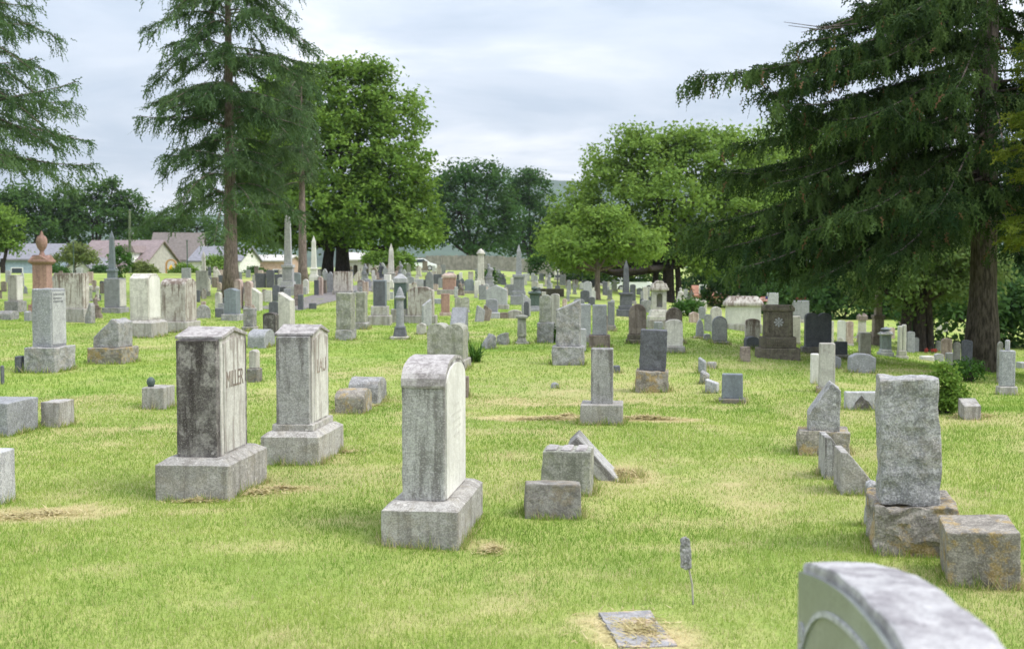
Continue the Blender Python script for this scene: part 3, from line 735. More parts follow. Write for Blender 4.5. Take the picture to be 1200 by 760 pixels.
for i, (px, Y, lab, w) in enumerate(((166, 112, 'low yellow-green shrub before the red-roofed house', .9), (216, 114, 'green garden shrub before the house with the tall roof', .8), (66, 116, 'green garden shrub right of the blue-grey house', .8), (118, 116, 'dark garden shrub at the corner of the white garage', .7), (300, 118, 'green shrub left of the tan building', 1.0))):
    bush('bush', lab, px, Y, [(0, 0, .6, w, .7, .8), (w * .9, 0, .45, w * .8, .6, .6), (-w, 0, .4, w * .7, .6, .5)], 0.22, M[('willow', 'maple', 'shrub', 'dark_tree', 'shrub')[i]], 70 + i, 30, .42)

# strap-leaved plant by the stone
gp = ground_at(557, 424)
root = empty('lily_plant', gp); tag(root, 'strap-leaved green plant beside the grey double-slab stone', 'plant')
V, F = [], []
for i in range(90):
    a = random.uniform(0, 6.283); L = random.uniform(.26, .48); w = random.uniform(.011, .019); lean = random.uniform(.15, .95)
    h = Vector((math.cos(a), math.sin(a), 0)); sd_ = Vector((-h.y, h.x, 0))
    r0 = Vector((random.uniform(-.07, .07), random.uniform(-.07, .07), 0))
    b = len(V)
    for q in (0, .4, .75, 1):
        p = r0 + h * (L * lean * q) + Vector((0, 0, L * (q * (1.2 - .3 * lean) - lean * .75 * q ** 2.4)))
        ww = w * (1 - q) + .001
        V += [p - sd_ * ww, p + sd_ * ww]
    for q in range(3): F.append((b + 2 * q, b + 2 * q + 1, b + 2 * q + 3, b + 2 * q + 2))
np_mesh('foliage', np.array(V), np.array(F), M['shrub'], root, {'v': np.repeat(RNG.uniform(0.2, .94, 90), 8)})

# ------------------------------------------------------------------ stones
FOOT = []            # footprints (x, y, half-width, half-depth, yaw) for the uncut grass round the stones
ROW = -6.0           # the rows run away from the camera; most stones show it their narrow end
def top_profile(style, a, z0, z1, k=0.0):
    h = z1 - z0
    if style == 'flat': return [(-a, z0), (a, z0), (a, z1), (-a, z1)]
    if style == 'round':
        r = min(a, h * .5)
        return [(-a, z0), (a, z0)] + [(a * math.cos(q), z1 - r + r * math.sin(q)) for q in np.linspace(0, math.pi, 11)]
    if style == 'seg':
        r = min(a * .42, h * .35)
        return [(-a, z0), (a, z0)] + [(a * math.cos(q), z1 - r + r * math.sin(q)) for q in np.linspace(.02, math.pi - .02, 11)]
    if style == 'gable':
        r = min(a * .45, h * .3)
        return [(-a, z0), (a, z0), (a, z1 - r), (0, z1), (-a, z1 - r)]
    if style == 'hip':
        r = min(a * .28, h * .2)
        return [(-a, z0), (a, z0), (a, z1 - r), (a * .45, z1), (-a * .45, z1), (-a, z1 - r)]
    if style == 'peak':
        r = min(a * 1.5, h * .45)
        return [(-a, z0), (a, z0), (a, z1 - r), (a * .62, z1 - r * .42), (0, z1), (-a * .62, z1 - r * .42), (-a, z1 - r)]
    if style == 'serp':
        r = min(a * .4, h * .25)
        return [(-a, z0), (a, z0)] + [(a * (1 - 2 * t), z1 - r + r * (0.5 - 0.5 * math.cos(2 * math.pi * t)) * (0.9 + .1 * math.cos(6.28 * t))) for t in np.linspace(0, 1, 13)]
    if style == 'twin':
        r = min(a * .35, h * .25)
        pts = [(-a, z0), (a, z0)]
        for c in (a * .5, -a * .5): pts += [(c + a * .5 * math.cos(q), z1 - r + r * math.sin(q)) for q in np.linspace(.05, math.pi - .05, 7)]
        return pts
    if style == 'shoulder':
        r = min(a * .62, h * .3)
        return [(-a, z0), (a, z0), (a, z1 - r)] + [(a * .62 * math.cos(q), z1 - r + r * math.sin(q)) for q in np.linspace(0.1, math.pi - .1, 9)] + [(-a, z1 - r)]
    if style == 'slant_l': return [(-a, z0), (a, z0), (a, z0 + h * .86), (a * .45, z1), (-a, z0 + h * .35)]
    if style == 'slant_r': return [(-a, z0), (a, z0), (a, z0 + h * .34), (-a * .6, z1), (-a, z1)]
    if style == 'tilt_r': return [(-a, z0), (a, z0), (a, z0 + h * .78), (-a, z1)]
    if style == 'tilt_l': return [(-a, z0), (a, z0), (a, z1), (-a, z0 + h * .78)]
    raise ValueError(style)

def place(x0, x1, yt, yb, yaw, r):
    P = ground_at((x0 + x1) / 2, yb)
    dist = math.hypot(P.x, P.y); u = Vector((P.x, P.y)) / dist
    yw = R_(yaw)
    ex, ey = Vector((math.cos(yw), math.sin(yw))), Vector((-math.sin(yw), math.cos(yw)))
    n = Vector((u.y, -u.x))
    W = 0.3
    for _ in range(4):
        e_ = (W * abs(ex.dot(u)) + r * W * abs(ey.dot(u))) / 2
        S = (x1 - x0) / FPX * (P.y + 0.45 * e_) * u.y
        W = S / (abs(ex.dot(n)) + r * abs(ey.dot(n)))
    c = Vector((P.x, P.y)) + u * e_ * 0.95
    d2 = P.y + 0.55 * e_
    H = z_at(yt, d2) - P.z
    return Vector((c.x, c.y, min(P.z, gz(c.x, c.y)))), W, r * W, H, yw, dist

FONT_CACHE = {}
def inscription(parent, text, size, loc, rot, mat, depth=0.003, squeeze=1.0):
    cu = bpy.data.curves.new('inscription', 'FONT')
    cu.body = text; cu.size = size; cu.extrude = depth; cu.align_x = 'CENTER'; cu.align_y = 'CENTER'
    tmp = bpy.data.objects.new('tmp_text', cu); COL.objects.link(tmp)
    dg = bpy.context.evaluated_depsgraph_get()
    me = bpy.data.meshes.new_from_object(tmp.evaluated_get(dg))
    bpy.data.objects.remove(tmp); bpy.data.curves.remove(cu)
    me.materials.clear(); me.materials.append(mat)
    o = bpy.data.objects.new('inscription', me); link(o, parent)
    o.location = loc; o.rotation_euler = rot; o.scale = (squeeze, 1, 1)
    return o

def part(root, name, bm, mat, dist, rough=None, bev=None, seed=0.0):
    w = bev if bev is not None else (0.010 if dist < 14 else 0.014)
    if w: bevel(bm, w, 2 if dist < 16 else 1)
    if rough and dist < 34: roughen(bm, 0.045 if dist < 14 else 0.09, rough, 7.0, seed)
    elif dist < 14: roughen(bm, 0.06, 0.0035, 9.0, seed)
    return mesh_obj(name, bm, mat, root)

ROUGH = {'rock': 0.016, 'rock_lichen': 0.016, 'rough_white': .008, 'moss': .006}
def build_slab(root, W, D, H, dist, mat, o, yaw=0.0):
    """tablet on a base; o: p profile axis, top, bh base share of height, tw/td tablet share, bmat, steps, panel, cap"""
    p = o.get('p', 'x'); bh = o.get('bh', .22) * H; tw, td = o.get('tw', .78), o.get('td', .72)
    bmat = STONE[o.get('bmat', 'base')]; seed = abs(W * 37 + H * 11) % 9
    z = -0.06
    if bh > 0:
        steps = o.get('steps', 1)
        for s in range(steps):
            f = 1 - s * (1 - max(tw, td)) * .55
            zt = bh * (s + 1) / steps
            bm = bmesh.new()
            rk = ROUGH.get(o.get('bmat', 'base'))
            if o.get('wash') and s == steps - 1:
                add_box(bm, -W / 2 * f, W / 2 * f, -D / 2 * f, D / 2 * f, z, zt * .84)
                b2 = bmesh.ops.extrude_face_region(bm, geom=[fc_ for fc_ in bm.faces if fc_.calc_center_median().z > zt * .83])
                for v in [g for g in b2['geom'] if isinstance(g, bmesh.types.BMVert)]:
                    v.co.x *= (tw + .03) / f; v.co.y *= (td + .03) / f; v.co.z = zt
            else: add_box(bm, -W / 2 * f, W / 2 * f, -D / 2 * f, D / 2 * f, z, zt)
            part(root, 'base', bm, bmat, dist, rk, seed=seed)
            z = zt - .004
    a, half = (W * tw / 2, D * td / 2) if p == 'x' else (D * td / 2, W * tw / 2)
    bm = bmesh.new()
    prof = top_profile(o.get('top', 'flat'), a, z, H)
    add_prism(bm, prof, half, p)
    tp = o.get('taper', 0)
    if tp:
        for v in bm.verts:
            q = 1 - tp * (v.co.z - z) / max(.01, H - z); v.co.x *= q; v.co.y *= q
    t_ = part(root, 'tablet', bm, STONE[mat], dist, o.get('rough', ROUGH.get(mat)), seed=seed)
    if o.get('panel'):
        bm = bmesh.new(); zc = (z + H) / 2
        pr = [(q * .88, zc + (zz_ - zc) * .9) for q, zz_ in prof]
        side = 1 if p == 'y' else -1
        add_prism(bm, pr, .004, p, off=side * (half * (1 - tp * .3) + .003))
        mesh_obj('face_panel', bm, STONE[o['panel']], root)
    if o.get('cap'):
        bm = bmesh.new(); ch = o.get('ch', .1) * H
        add_box(bm, -W * tw / 2 * 1.12, W * tw / 2 * 1.12, -D * td / 2 * 1.12, D * td / 2 * 1.12, H - ch * .6, H - ch * .1)
        add_box(bm, -W * tw / 2 * 1.12, W * tw / 2 * 1.12, -D * td / 2 * 1.12, D * td / 2 * 1.12, H - ch * .1, H + ch * .4, o.get('ct', .5), o.get('ct', .5))
        part(root, 'cap', bm, STONE[o['cap']], dist, bev=0.006)
    if o.get('text'):
        tx, sz, zf = o['text']
        if p == 'x': inscription(root, tx, sz * W, (0, -half - .004, H * zf), (R_(90), 0, 0), STONE[o.get('tmat', 'soot_cap')])
        else: inscription(root, tx, sz * D, (half + .004, 0, H * zf), (R_(90), 0, R_(90)), STONE[o.get('tmat', 'soot_cap')])
def build_obelisk(root, W, D, H, dist, mat, o, yaw=0.0):
    ph = o.get('ph', .3) * H; sw = o.get('sw', .42); bmat = STONE[o.get('bmat', mat)]
    bm = bmesh.new(); add_box(bm, -W / 2, W / 2, -W / 2, W / 2, -.08, ph * .3); part(root, 'base', bm, bmat, dist)
    bm = bmesh.new(); add_box(bm, -W * .4, W * .4, -W * .4, W * .4, ph * .3 - .004, ph * .45); part(root, 'plinth', bm, bmat, dist)
    bm = bmesh.new(); add_box(bm, -W * .32, W * .32, -W * .32, W * .32, ph * .45 - .004, ph * .9); part(root, 'die', bm, STONE[mat], dist)
    bm = bmesh.new(); add_box(bm, -W * .38, W * .38, -W * .38, W * .38, ph * .9 - .004, ph); part(root, 'cornice', bm, STONE[mat], dist)
    s = W * sw / 2; bm = bmesh.new()
    pt = H - s * 2.4
    add_box(bm, -s, s, -s, s, ph - .004, pt, .70, .70)
    f = [q for q in bm.faces if q.calc_center_median().z > pt - .001]
    r = bmesh.ops.extrude_face_region(bm, geom=f)
    for v in [g for g in r['geom'] if isinstance(g, bmesh.types.BMVert)]: v.co = Vector((v.co.x * .06, v.co.y * .06, H))
    bmesh.ops.delete(bm, geom=f, context='FACES_ONLY')
    part(root, 'shaft', bm, STONE[mat], dist)
def build_urn(root, W, D, H, dist, mat, o, yaw=0.0):
    dh = o.get('dh', .72) * H; bmat = STONE[o.get('bmat', mat)]
    bm = bmesh.new(); add_box(bm, -W / 2, W / 2, -W / 2, W / 2, -.08, dh * .16); part(root, 'base', bm, bmat, dist)
    bm = bmesh.new(); add_box(bm, -W * .40, W * .40, -W * .40, W * .40, dh * .16 - .004, dh * .28, .92, .92); part(root, 'plinth', bm, bmat, dist)
    bm = bmesh.new(); add_box(bm, -W * .34, W * .34, -W * .34, W * .34, dh * .28 - .004, dh * .84); part(root, 'die', bm, STONE[mat], dist)
    bm = bmesh.new(); add_box(bm, -W * .36, W * .36, -W * .36, W * .36, dh * .84 - .004, dh * .88, 1.32, 1.32); add_box(bm, -W * .476, W * .476, -W * .476, W * .476, dh * .88, dh * .91)
    for sx in (0, 1):
        add_prism(bm, [(-W * .476, dh * .91), (W * .476, dh * .91), (0, dh)], W * .44, 'xy'[sx])
    part(root, 'cornice', bm, STONE[o.get('cmat', mat)], dist, bev=.008)
    r = o.get('ur', .2) * W; u = H - dh
    bm = bmesh.new()
    add_lathe(bm, [(r * .75, dh - u * .12), (r * .62, dh + u * .03), (r * .42, dh + u * .12), (r * .55, dh + u * .19), (r * .95, dh + u * .29), (r * 1.2, dh + u * .41), (r * 1.27, dh + u * .54), (r * 1.16, dh + u * .67), (r * .86, dh + u * .77), (r * .42, dh + u * .82), (r * .40, dh + u * .87), (r * .22, dh + u * .94), (r * .05, H)], 18)
    mesh_obj('urn', bm, STONE[mat], root, smooth=True)
def build_post(root, W, D, H, dist, mat, o, yaw=0.0):
    """round or square shaft on a stepped plinth with a moulded cap and optional cone"""
    bm = bmesh.new(); add_box(bm, -W / 2, W / 2, -W / 2, W / 2, -.06, H * .06); part(root, 'base', bm, STONE[o.get('b0', 'base')], dist)
    bm = bmesh.new(); add_box(bm, -W * .36, W * .36, -W * .36, W * .36, H * .06 - .004, H * .20, .8, .8); add_box(bm, -W * .3, W * .3, -W * .3, W * .3, H * .2 - .01, H * .25, .9, .9); part(root, 'plinth', bm, STONE[o.get('bmat', mat)], dist)
    s = o.get('s', .2) * W
    bm = bmesh.new(); tz = o.get('tz', .76) * H
    if o.get('sq'): add_box(bm, -s, s, -s, s, H * .25 - .004, tz, .92, .92)
    else: add_lathe(bm, [(s * 1.1, H * .25 - .004), (s, H * .3), (s * .86, tz)], 16)
    part(root, 'shaft', bm, STONE[mat], dist, bev=0 if not o.get('sq') else None)
    bm = bmesh.new()
    if o.get('cone'): add_lathe(bm, [(s * .9, tz - .004), (s * 1.35, tz + H * .02), (s * 1.35, tz + H * .05), (s * 1.0, tz + H * .07), (s * .95, tz + H * .1), (s * .45, H * .97), (s * .1, H)], 16)
    else: add_box(bm, -s * 1.3, s * 1.3, -s * 1.3, s * 1.3, tz - .004, tz + (H - tz) * .6); add_box(bm, -s * 1.3, s * 1.3, -s * 1.3, s * 1.3, tz + (H - tz) * .6, H, .5, .5)
    mesh_obj('cap', bm, STONE[o.get('cmat', mat)], root)
def build_cross(root, W, D, H, dist, mat, o, yaw=0.0):
    bm = bmesh.new(); add_box(bm, -W / 2, W / 2, -D / 2, D / 2, -.06, H * .16); part(root, 'base', bm, STONE[o.get('bmat', 'base')], dist)
    bm = bmesh.new(); add_box(bm, -W * .36, W * .36, -D * .36, D * .36, H * .16 - .004, H * .3, .8, .8); part(root, 'plinth', bm, STONE[o.get('bmat', 'base')], dist)
    t_ = W * .11; bm = bmesh.new()
    pr = [(-t_, H * .3 - .004), (t_, H * .3 - .004), (t_, H * .66), (W * .36, H * .66), (W * .36, H * .8), (t_, H * .8), (t_, H), (-t_, H), (-t_, H * .8), (-W * .36, H * .8), (-W * .36, H * .66), (-t_, H * .66)]
    add_prism(bm, pr, D * .14, 'x'); part(root, 'cross', bm, STONE[mat], dist, bev=.006)
def build_figure(root, W, D, H, dist, mat, o, yaw=0.0):
    """draped figure on a pedestal, read as a small statue"""
    bm = bmesh.new(); add_box(bm, -W / 2, W / 2, -W / 2, W / 2, -.06, H * .2, .9, .9); add_box(bm, -W * .36, W * .36, -W * .36, W * .36, H * .2 - .004, H * .42); add_box(bm, -W * .42, W * .42, -W * .42, W * .42, H * .42, H * .46)
    part(root, 'pedestal', bm, STONE[o.get('bmat', mat)], dist)
    s = W * .3; bm = bmesh.new()
    add_lathe(bm, [(s * 1.05, H * .46), (s * .9, H * .55), (s * .7, H * .68), (s * .85, H * .78), (s * .95, H * .83), (s * .4, H * .87), (s * .32, H * .89), (s * .45, H * .93), (s * .4, H * .98), (s * .1, H)], 12)
    for v in bm.verts: v.co.y *= .75; v.co.x += .04 * math.sin(v.co.z * 9)
    add_tube(bm, [(s * .9, 0, H * .82), (s * 1.2, -s * .5, H * .74), (s * .5, -s * .9, H * .72)], [s * .22, s * .2, s * .14], 6)
    mesh_obj('figure', bm, STONE[mat], root, smooth=True)
def build_rock(root, W, D, H, dist, mat, o, yaw=0.0):
    bm = bmesh.new()
    add_prism(bm, top_profile(o.get('top', 'flat'), W / 2 if o.get('p', 'x') == 'x' else D / 2, -.06, H), D / 2 if o.get('p', 'x') == 'x' else W / 2, o.get('p', 'x'))
    tp = o.get('taper', 0)
    if tp:
        for v in bm.verts: q = 1 - tp * max(0, v.co.z) / H; v.co.x *= q; v.co.y *= q
    return part(root, o.get('part', 'block'), bm, STONE[mat], dist, o.get('rough', ROUGH.get(mat)), seed=(W * 91 + H * 13) % 9)

KINDS = {'slab': (build_slab, 'headstone', 'headstone'), 'block': (build_rock, 'grave_marker', 'grave marker'), 'tab': (build_rock, 'headstone', 'headstone'), 'obel': (build_obelisk, 'obelisk', 'obelisk'),
         'urn': (build_urn, 'urn_monument', 'monument'), 'post': (build_post, 'column_monument', 'monument'), 'cross': (build_cross, 'cross_monument', 'cross'), 'fig': (build_figure, 'statue_monument', 'statue'), 'mon': (build_slab, 'family_monument', 'monument')}
def put(kind, x0, x1, yt, yb, orient, r, mat, o, label, group=None):
    yaw = ROW if orient == 'R' else (0.0 if orient == 'F' else float(orient))
    o = dict(o)
    if orient == 'R' and 'p' not in o: o['p'] = 'y'
    c, W, D, H, yw, dist = place(x0, x1, yt, yb, yaw, r)
    fn, name, cat = KINDS[kind]
    root = empty(name, c, yw)
    if o.get('tilt'): root.rotation_euler = (R_(o['tilt'][0]), R_(o['tilt'][1]), yw)
    fn(root, W, D, H, dist, mat, o)
    if len(root.children) == 1:                      # a plain one-piece stone is a single mesh
        ch = root.children[0]; ch.parent = None
        ch.location, ch.rotation_euler = root.location, root.rotation_euler
        bpy.data.objects.remove(root); root = ch; root.name = name
    tag(root, label, cat, group)
    FOOT.append((c.x, c.y, W / 2, D / 2, yw))
    return root, W, D, H

# ---- the nearest family monuments, from their measured corners
def corner_root(name, px, py, W, D, yaw, label, cat):
    g = ground_at(px, py); yw = R_(yaw)
    ex, ey = Vector((math.cos(yw), math.sin(yw))), Vector((-math.sin(yw), math.cos(yw)))
    c = Vector((g.x, g.y)) - ex * W / 2 + ey * D / 2
    root = empty(name, (c.x, c.y, min(g.z, gz(c.x, c.y))), yw); tag(root, label, cat)
    FOOT.append((c.x, c.y, W / 2, D / 2, yw))
    return root
def washed_base(root, W, D, hb, tw, tl, mat, seed):
    bm = bmesh.new(); add_box(bm, -W / 2, W / 2, -D / 2, D / 2, -.08, hb * .86)
    g = bmesh.ops.extrude_face_region(bm, geom=[f for f in bm.faces if f.calc_center_median().z > hb * .85])
    for v in [q for q in g['geom'] if isinstance(q, bmesh.types.BMVert)]:
        v.co.x *= (tw + .06) / W; v.co.y *= (tl + .06) / D; v.co.z = hb
    part(root, 'base', bm, STONE[mat], 8, seed=seed)
def gable_monument(px, py, W, D, hb, tw, tl, hend, hap, endmat, text, label, plinth=False):
    root = corner_root('family_monument', px, py, W, D, ROW, label, 'monument')
    washed_base(root, W, D, hb, tw, tl, 'base', px % 7)
    z = hb - .004
    if plinth:
        bm = bmesh.new(); add_box(bm, -tw / 2 - .012, tw / 2 + .012, -tl / 2 - .012, tl / 2 + .012, z, z + .06); part(root, 'plinth', bm, STONE['base'], 8); z += .056
    cl = tl * .80
    for s in (-1, 1):
        bm = bmesh.new(); y0, y1 = (cl / 2 - .02, tl / 2) if s > 0 else (-tl / 2, -cl / 2 + .02)
        add_box(bm, -tw / 2 * .86, tw / 2 * .86, y0, y1, z, hend); part(root, 'end_pier', bm, STONE[endmat], 8, seed=s + 3.3, bev=.008)
    bm = bmesh.new()
    a = cl / 2
    add_prism(bm, [(-a, z), (a, z), (a, hend + .02), (0, hap), (-a, hend + .02)], tw / 2 * .93, 'y')
    part(root, 'tablet', bm, STONE['panel'], 8, seed=1.1)
    bm = bmesh.new()
    prof = [(-a - .008, hend + .004), (-a - .010, hend + .026), (0, hap + .022), (a + .010, hend + .026), (a + .008, hend + .004), (0, hap - .01)]
    add_prism(bm, prof, tw / 2 * 1.02, 'y'); part(root, 'coping', bm, STONE['soot_cap'], 8, bev=.005)
    bm = bmesh.new()
    add_prism(bm, [(-a * .84, z + .02), (a * .84, z + .02), (a * .84, hend - .03), (0, hap - .05), (-a * .84, hend - .03)], .005, 'y', off=tw / 2 * .93 + .003)
    mesh_obj('face_panel', bm, STONE['panel'], root)
    inscription(root, text, .17, (tw / 2 * .93 + .009, 0, z + (hend - z) * .64), (R_(90), 0, R_(90)), STONE['brown'], .002, squeeze=.70 if len(text) > 4 else .95)
    return root
gable_monument(268, 587, .53, .88, .30, .34, .66, 1.125, 1.185, 'soot', 'MILLER', 'blackened family monument with a gabled top, lettered front and chamfered base')
gable_monument(374, 545, .50, .84, .275, .33, .64, 1.065, 1.135, 'end_grey', 'LAU', 'tall grey gabled family monument behind the blackened one, on a deep base', plinth=True)
# rounded monument in the middle
root = corner_root('family_monument', 537, 645, .465, 1.0, ROW - 1, 'round-topped grey monument with a bright white face, nearest in the middle of the lawn', 'monument')
washed_base(root, .465, 1.0, .265, .31, .78, 'base', 2.2)
bm = bmesh.new(); a = .37
prof = [(-a, .262), (a, .262)] + [(a * math.cos(q) * (1 if abs(math.cos(q)) > .98 else 1), .955 + .15 * math.sin(q) ** .8) for q in np.linspace(0, math.pi, 17)]
add_prism(bm, prof, .131, 'y'); part(root, 'tablet', bm, STONE['end_grey'], 7, seed=4.4)
bm = bmesh.new()
add_prism(bm, [(-.345, .275), (.345, .275)] + [(.345 * math.cos(q), .935 + .135 * math.sin(q) ** .8) for q in np.linspace(0, math.pi, 17)], .006, 'y', off=.134)
mesh_obj('face_panel', bm, STONE['white_clean'], root)
for i, (w, z) in enumerate(((.22, .80), (.36, .745), (.30, .70), (.34, .655), (.26, .61))):
    bm = bmesh.new()
    for j in range(int(w / .03)): add_box(bm, .139, .1402, -w / 2 + j * .03, -w / 2 + j * .03 + .013, z, z + .016)
    tag(mesh_obj('inscription_line', bm, STONE['white'], root), kind='stuff')
bm = bmesh.new()
prof = [(.375 * math.cos(q), .945 + .150 * math.sin(q) ** .8) for q in np.linspace(.0, math.pi, 17)] + [(.378 * math.cos(q), .958 + .157 * math.sin(q) ** .8) for q in np.linspace(math.pi, 0, 17)]
add_prism(bm, prof, .134, 'y'); part(root, 'top_crust', bm, STONE['soot_cap'], 7, bev=0)
# tall rough stone on the right
root = corner_root('headstone', 1127, 656, .47, .52, -11, 'tall rock-faced grey headstone on a rough lichened base, right foreground', 'headstone')
root.rotation_euler = (0, R_(-1.5), R_(-11))
bm = bmesh.new(); add_box(bm, -.235, .235, -.26, .26, -.1, .285, .96, .96); part(root, 'base', bm, STONE['rock_lichen'], 7, .028, seed=2.0)
bm = bmesh.new(); add_box(bm, -.185, .14, -.20, .10, .28, 1.0, .97, .97); part(root, 'tablet', bm, STONE['rock'], 7, .017, seed=5.0)
put('block', 1012, 1036, 565, 618, 'R', 1.2, 'rock', {'top': 'round', 'p': 'x'}, 'small rounded boulder against the base of the tall rock-faced headstone')
put('block', 1098, 1197, 616, 690, '-14', 1.15, 'rock_lichen', {'top': 'flat', 'rough': .006, 'tilt': (2, -3)}, 'square lichen-stained low block right of the tall rock-faced headstone')

# blurred stone closest to the camera
yaw = -4.0; yw = R_(yaw)
ln, th = 1.5, .165
far = Vector((.684, 2.78)); ey = Vector((-math.sin(yw), math.cos(yw))); ex = Vector((math.cos(yw), math.sin(yw)))
cc = far - ey * ln / 2 + ex * th / 2
root = empty('headstone', (cc.x, cc.y, gz(cc.x, cc.y)), yw); tag(root, 'pale serpentine-topped headstone cut off by the bottom edge, nearest the camera', 'headstone')
def ftop(s): return .945 + .097 * math.sin(math.pi * min(1, max(0, s)))
prof = [(-ln / 2, -.1), (ln / 2, -.1)] + [(ln / 2 - ln * s, ftop(s)) for s in np.linspace(0, 1, 25)]
bm = bmesh.new(); add_prism(bm, prof, th / 2, 'y'); part(root, 'tablet', bm, STONE['rough_white'], 3, .006, seed=3.0)
bm = bmesh.new()
prof2 = [(-ln / 2 + .012, -.1), (ln / 2 - .012, -.1)] + [((ln / 2 - .012) * (1 - 2 * s), ftop(s) - .022) for s in np.linspace(0, 1, 25)]
add_prism(bm, prof2, .006, 'y', off=-th / 2 - .006); mesh_obj('face_panel', bm, STONE['polished'], root)
bm = bmesh.new()
i_, o_ = [], []
for s in np.linspace(0.0, 1, 25):
    o_.append(((ln / 2 - .085) * (1 - 2 * s), ftop(s) - .07 - .10 * (abs(1 - 2 * s)) ** 6)); i_.append(((ln / 2 - .094) * (1 - 2 * s), ftop(s) - .081 - .10 * (abs(1 - 2 * s)) ** 6))
add_prism(bm, [(o_[0][0], .1)] + o_ + [(o_[-1][0], .1), (i_[-1][0], .1)] + i_[::-1] + [(i_[0][0], .1)], .003, 'y', off=-th / 2 - .0135)
mesh_obj('border_line', bm, STONE['granite_lt'], root)
bm = bmesh.new()
for k_ in range(5):
    add_prism(bm, [(ln / 2 - .075 + .03 * math.cos(q + k_), .80 - k_ * .05 + .022 * math.sin(q + k_)) for q in np.linspace(0, 6.28, 8)[:-1]], .003, 'y', off=-th / 2 - .0135)
mesh_obj('leaf_carving', bm, STONE['granite_lt'], root)

# ---- three old stones right of the middle
put('block', 613, 682, 567, 608, 'F', .62, 'base_dk', {'top': 'flat', 'rough': .008, 'taper': .05, 'tilt': (-4, 1)}, 'low lichened block in front of the notched block and the leaning slab')
root, W, D, H = put('block', 633, 698, 527, 580, '-8', .85, 'moss', {'top': 'flat', 'taper': .06, 'rough': .008, 'part': 'block'}, 'dark-edged block with a notched top, between the low block and the leaning slab')
for i in range(3):
    bm = bmesh.new(); add_box(bm, -W * .40 + i * W * .29, -W * .40 + i * W * .29 + W * .2, -D * .40, D * .38, H - .03, H + .012); part(root, 'top_ridge', bm, STONE['soot_cap'], 9, bev=.006)
g = ground_at(722, 563); root = bpy.data.objects.new('tmp', None)
bm = bmesh.new(); add_box(bm, -.055, .055, -.2, .2, -.12, .44)
o = part(None, 'headstone', bm, STONE['end_grey'], 9, .004, seed=6.0)
o.location = (g.x - .02, g.y + .18, g.z - .02); o.rotation_euler = (0, R_(-43), R_(ROW)); tag(o, 'narrow pale slab leaning over steeply beside a heap of dry clippings', 'headstone')
FOOT.append((g.x, g.y + .15, .2, .2, 0))
bpy.data.objects.remove(root)

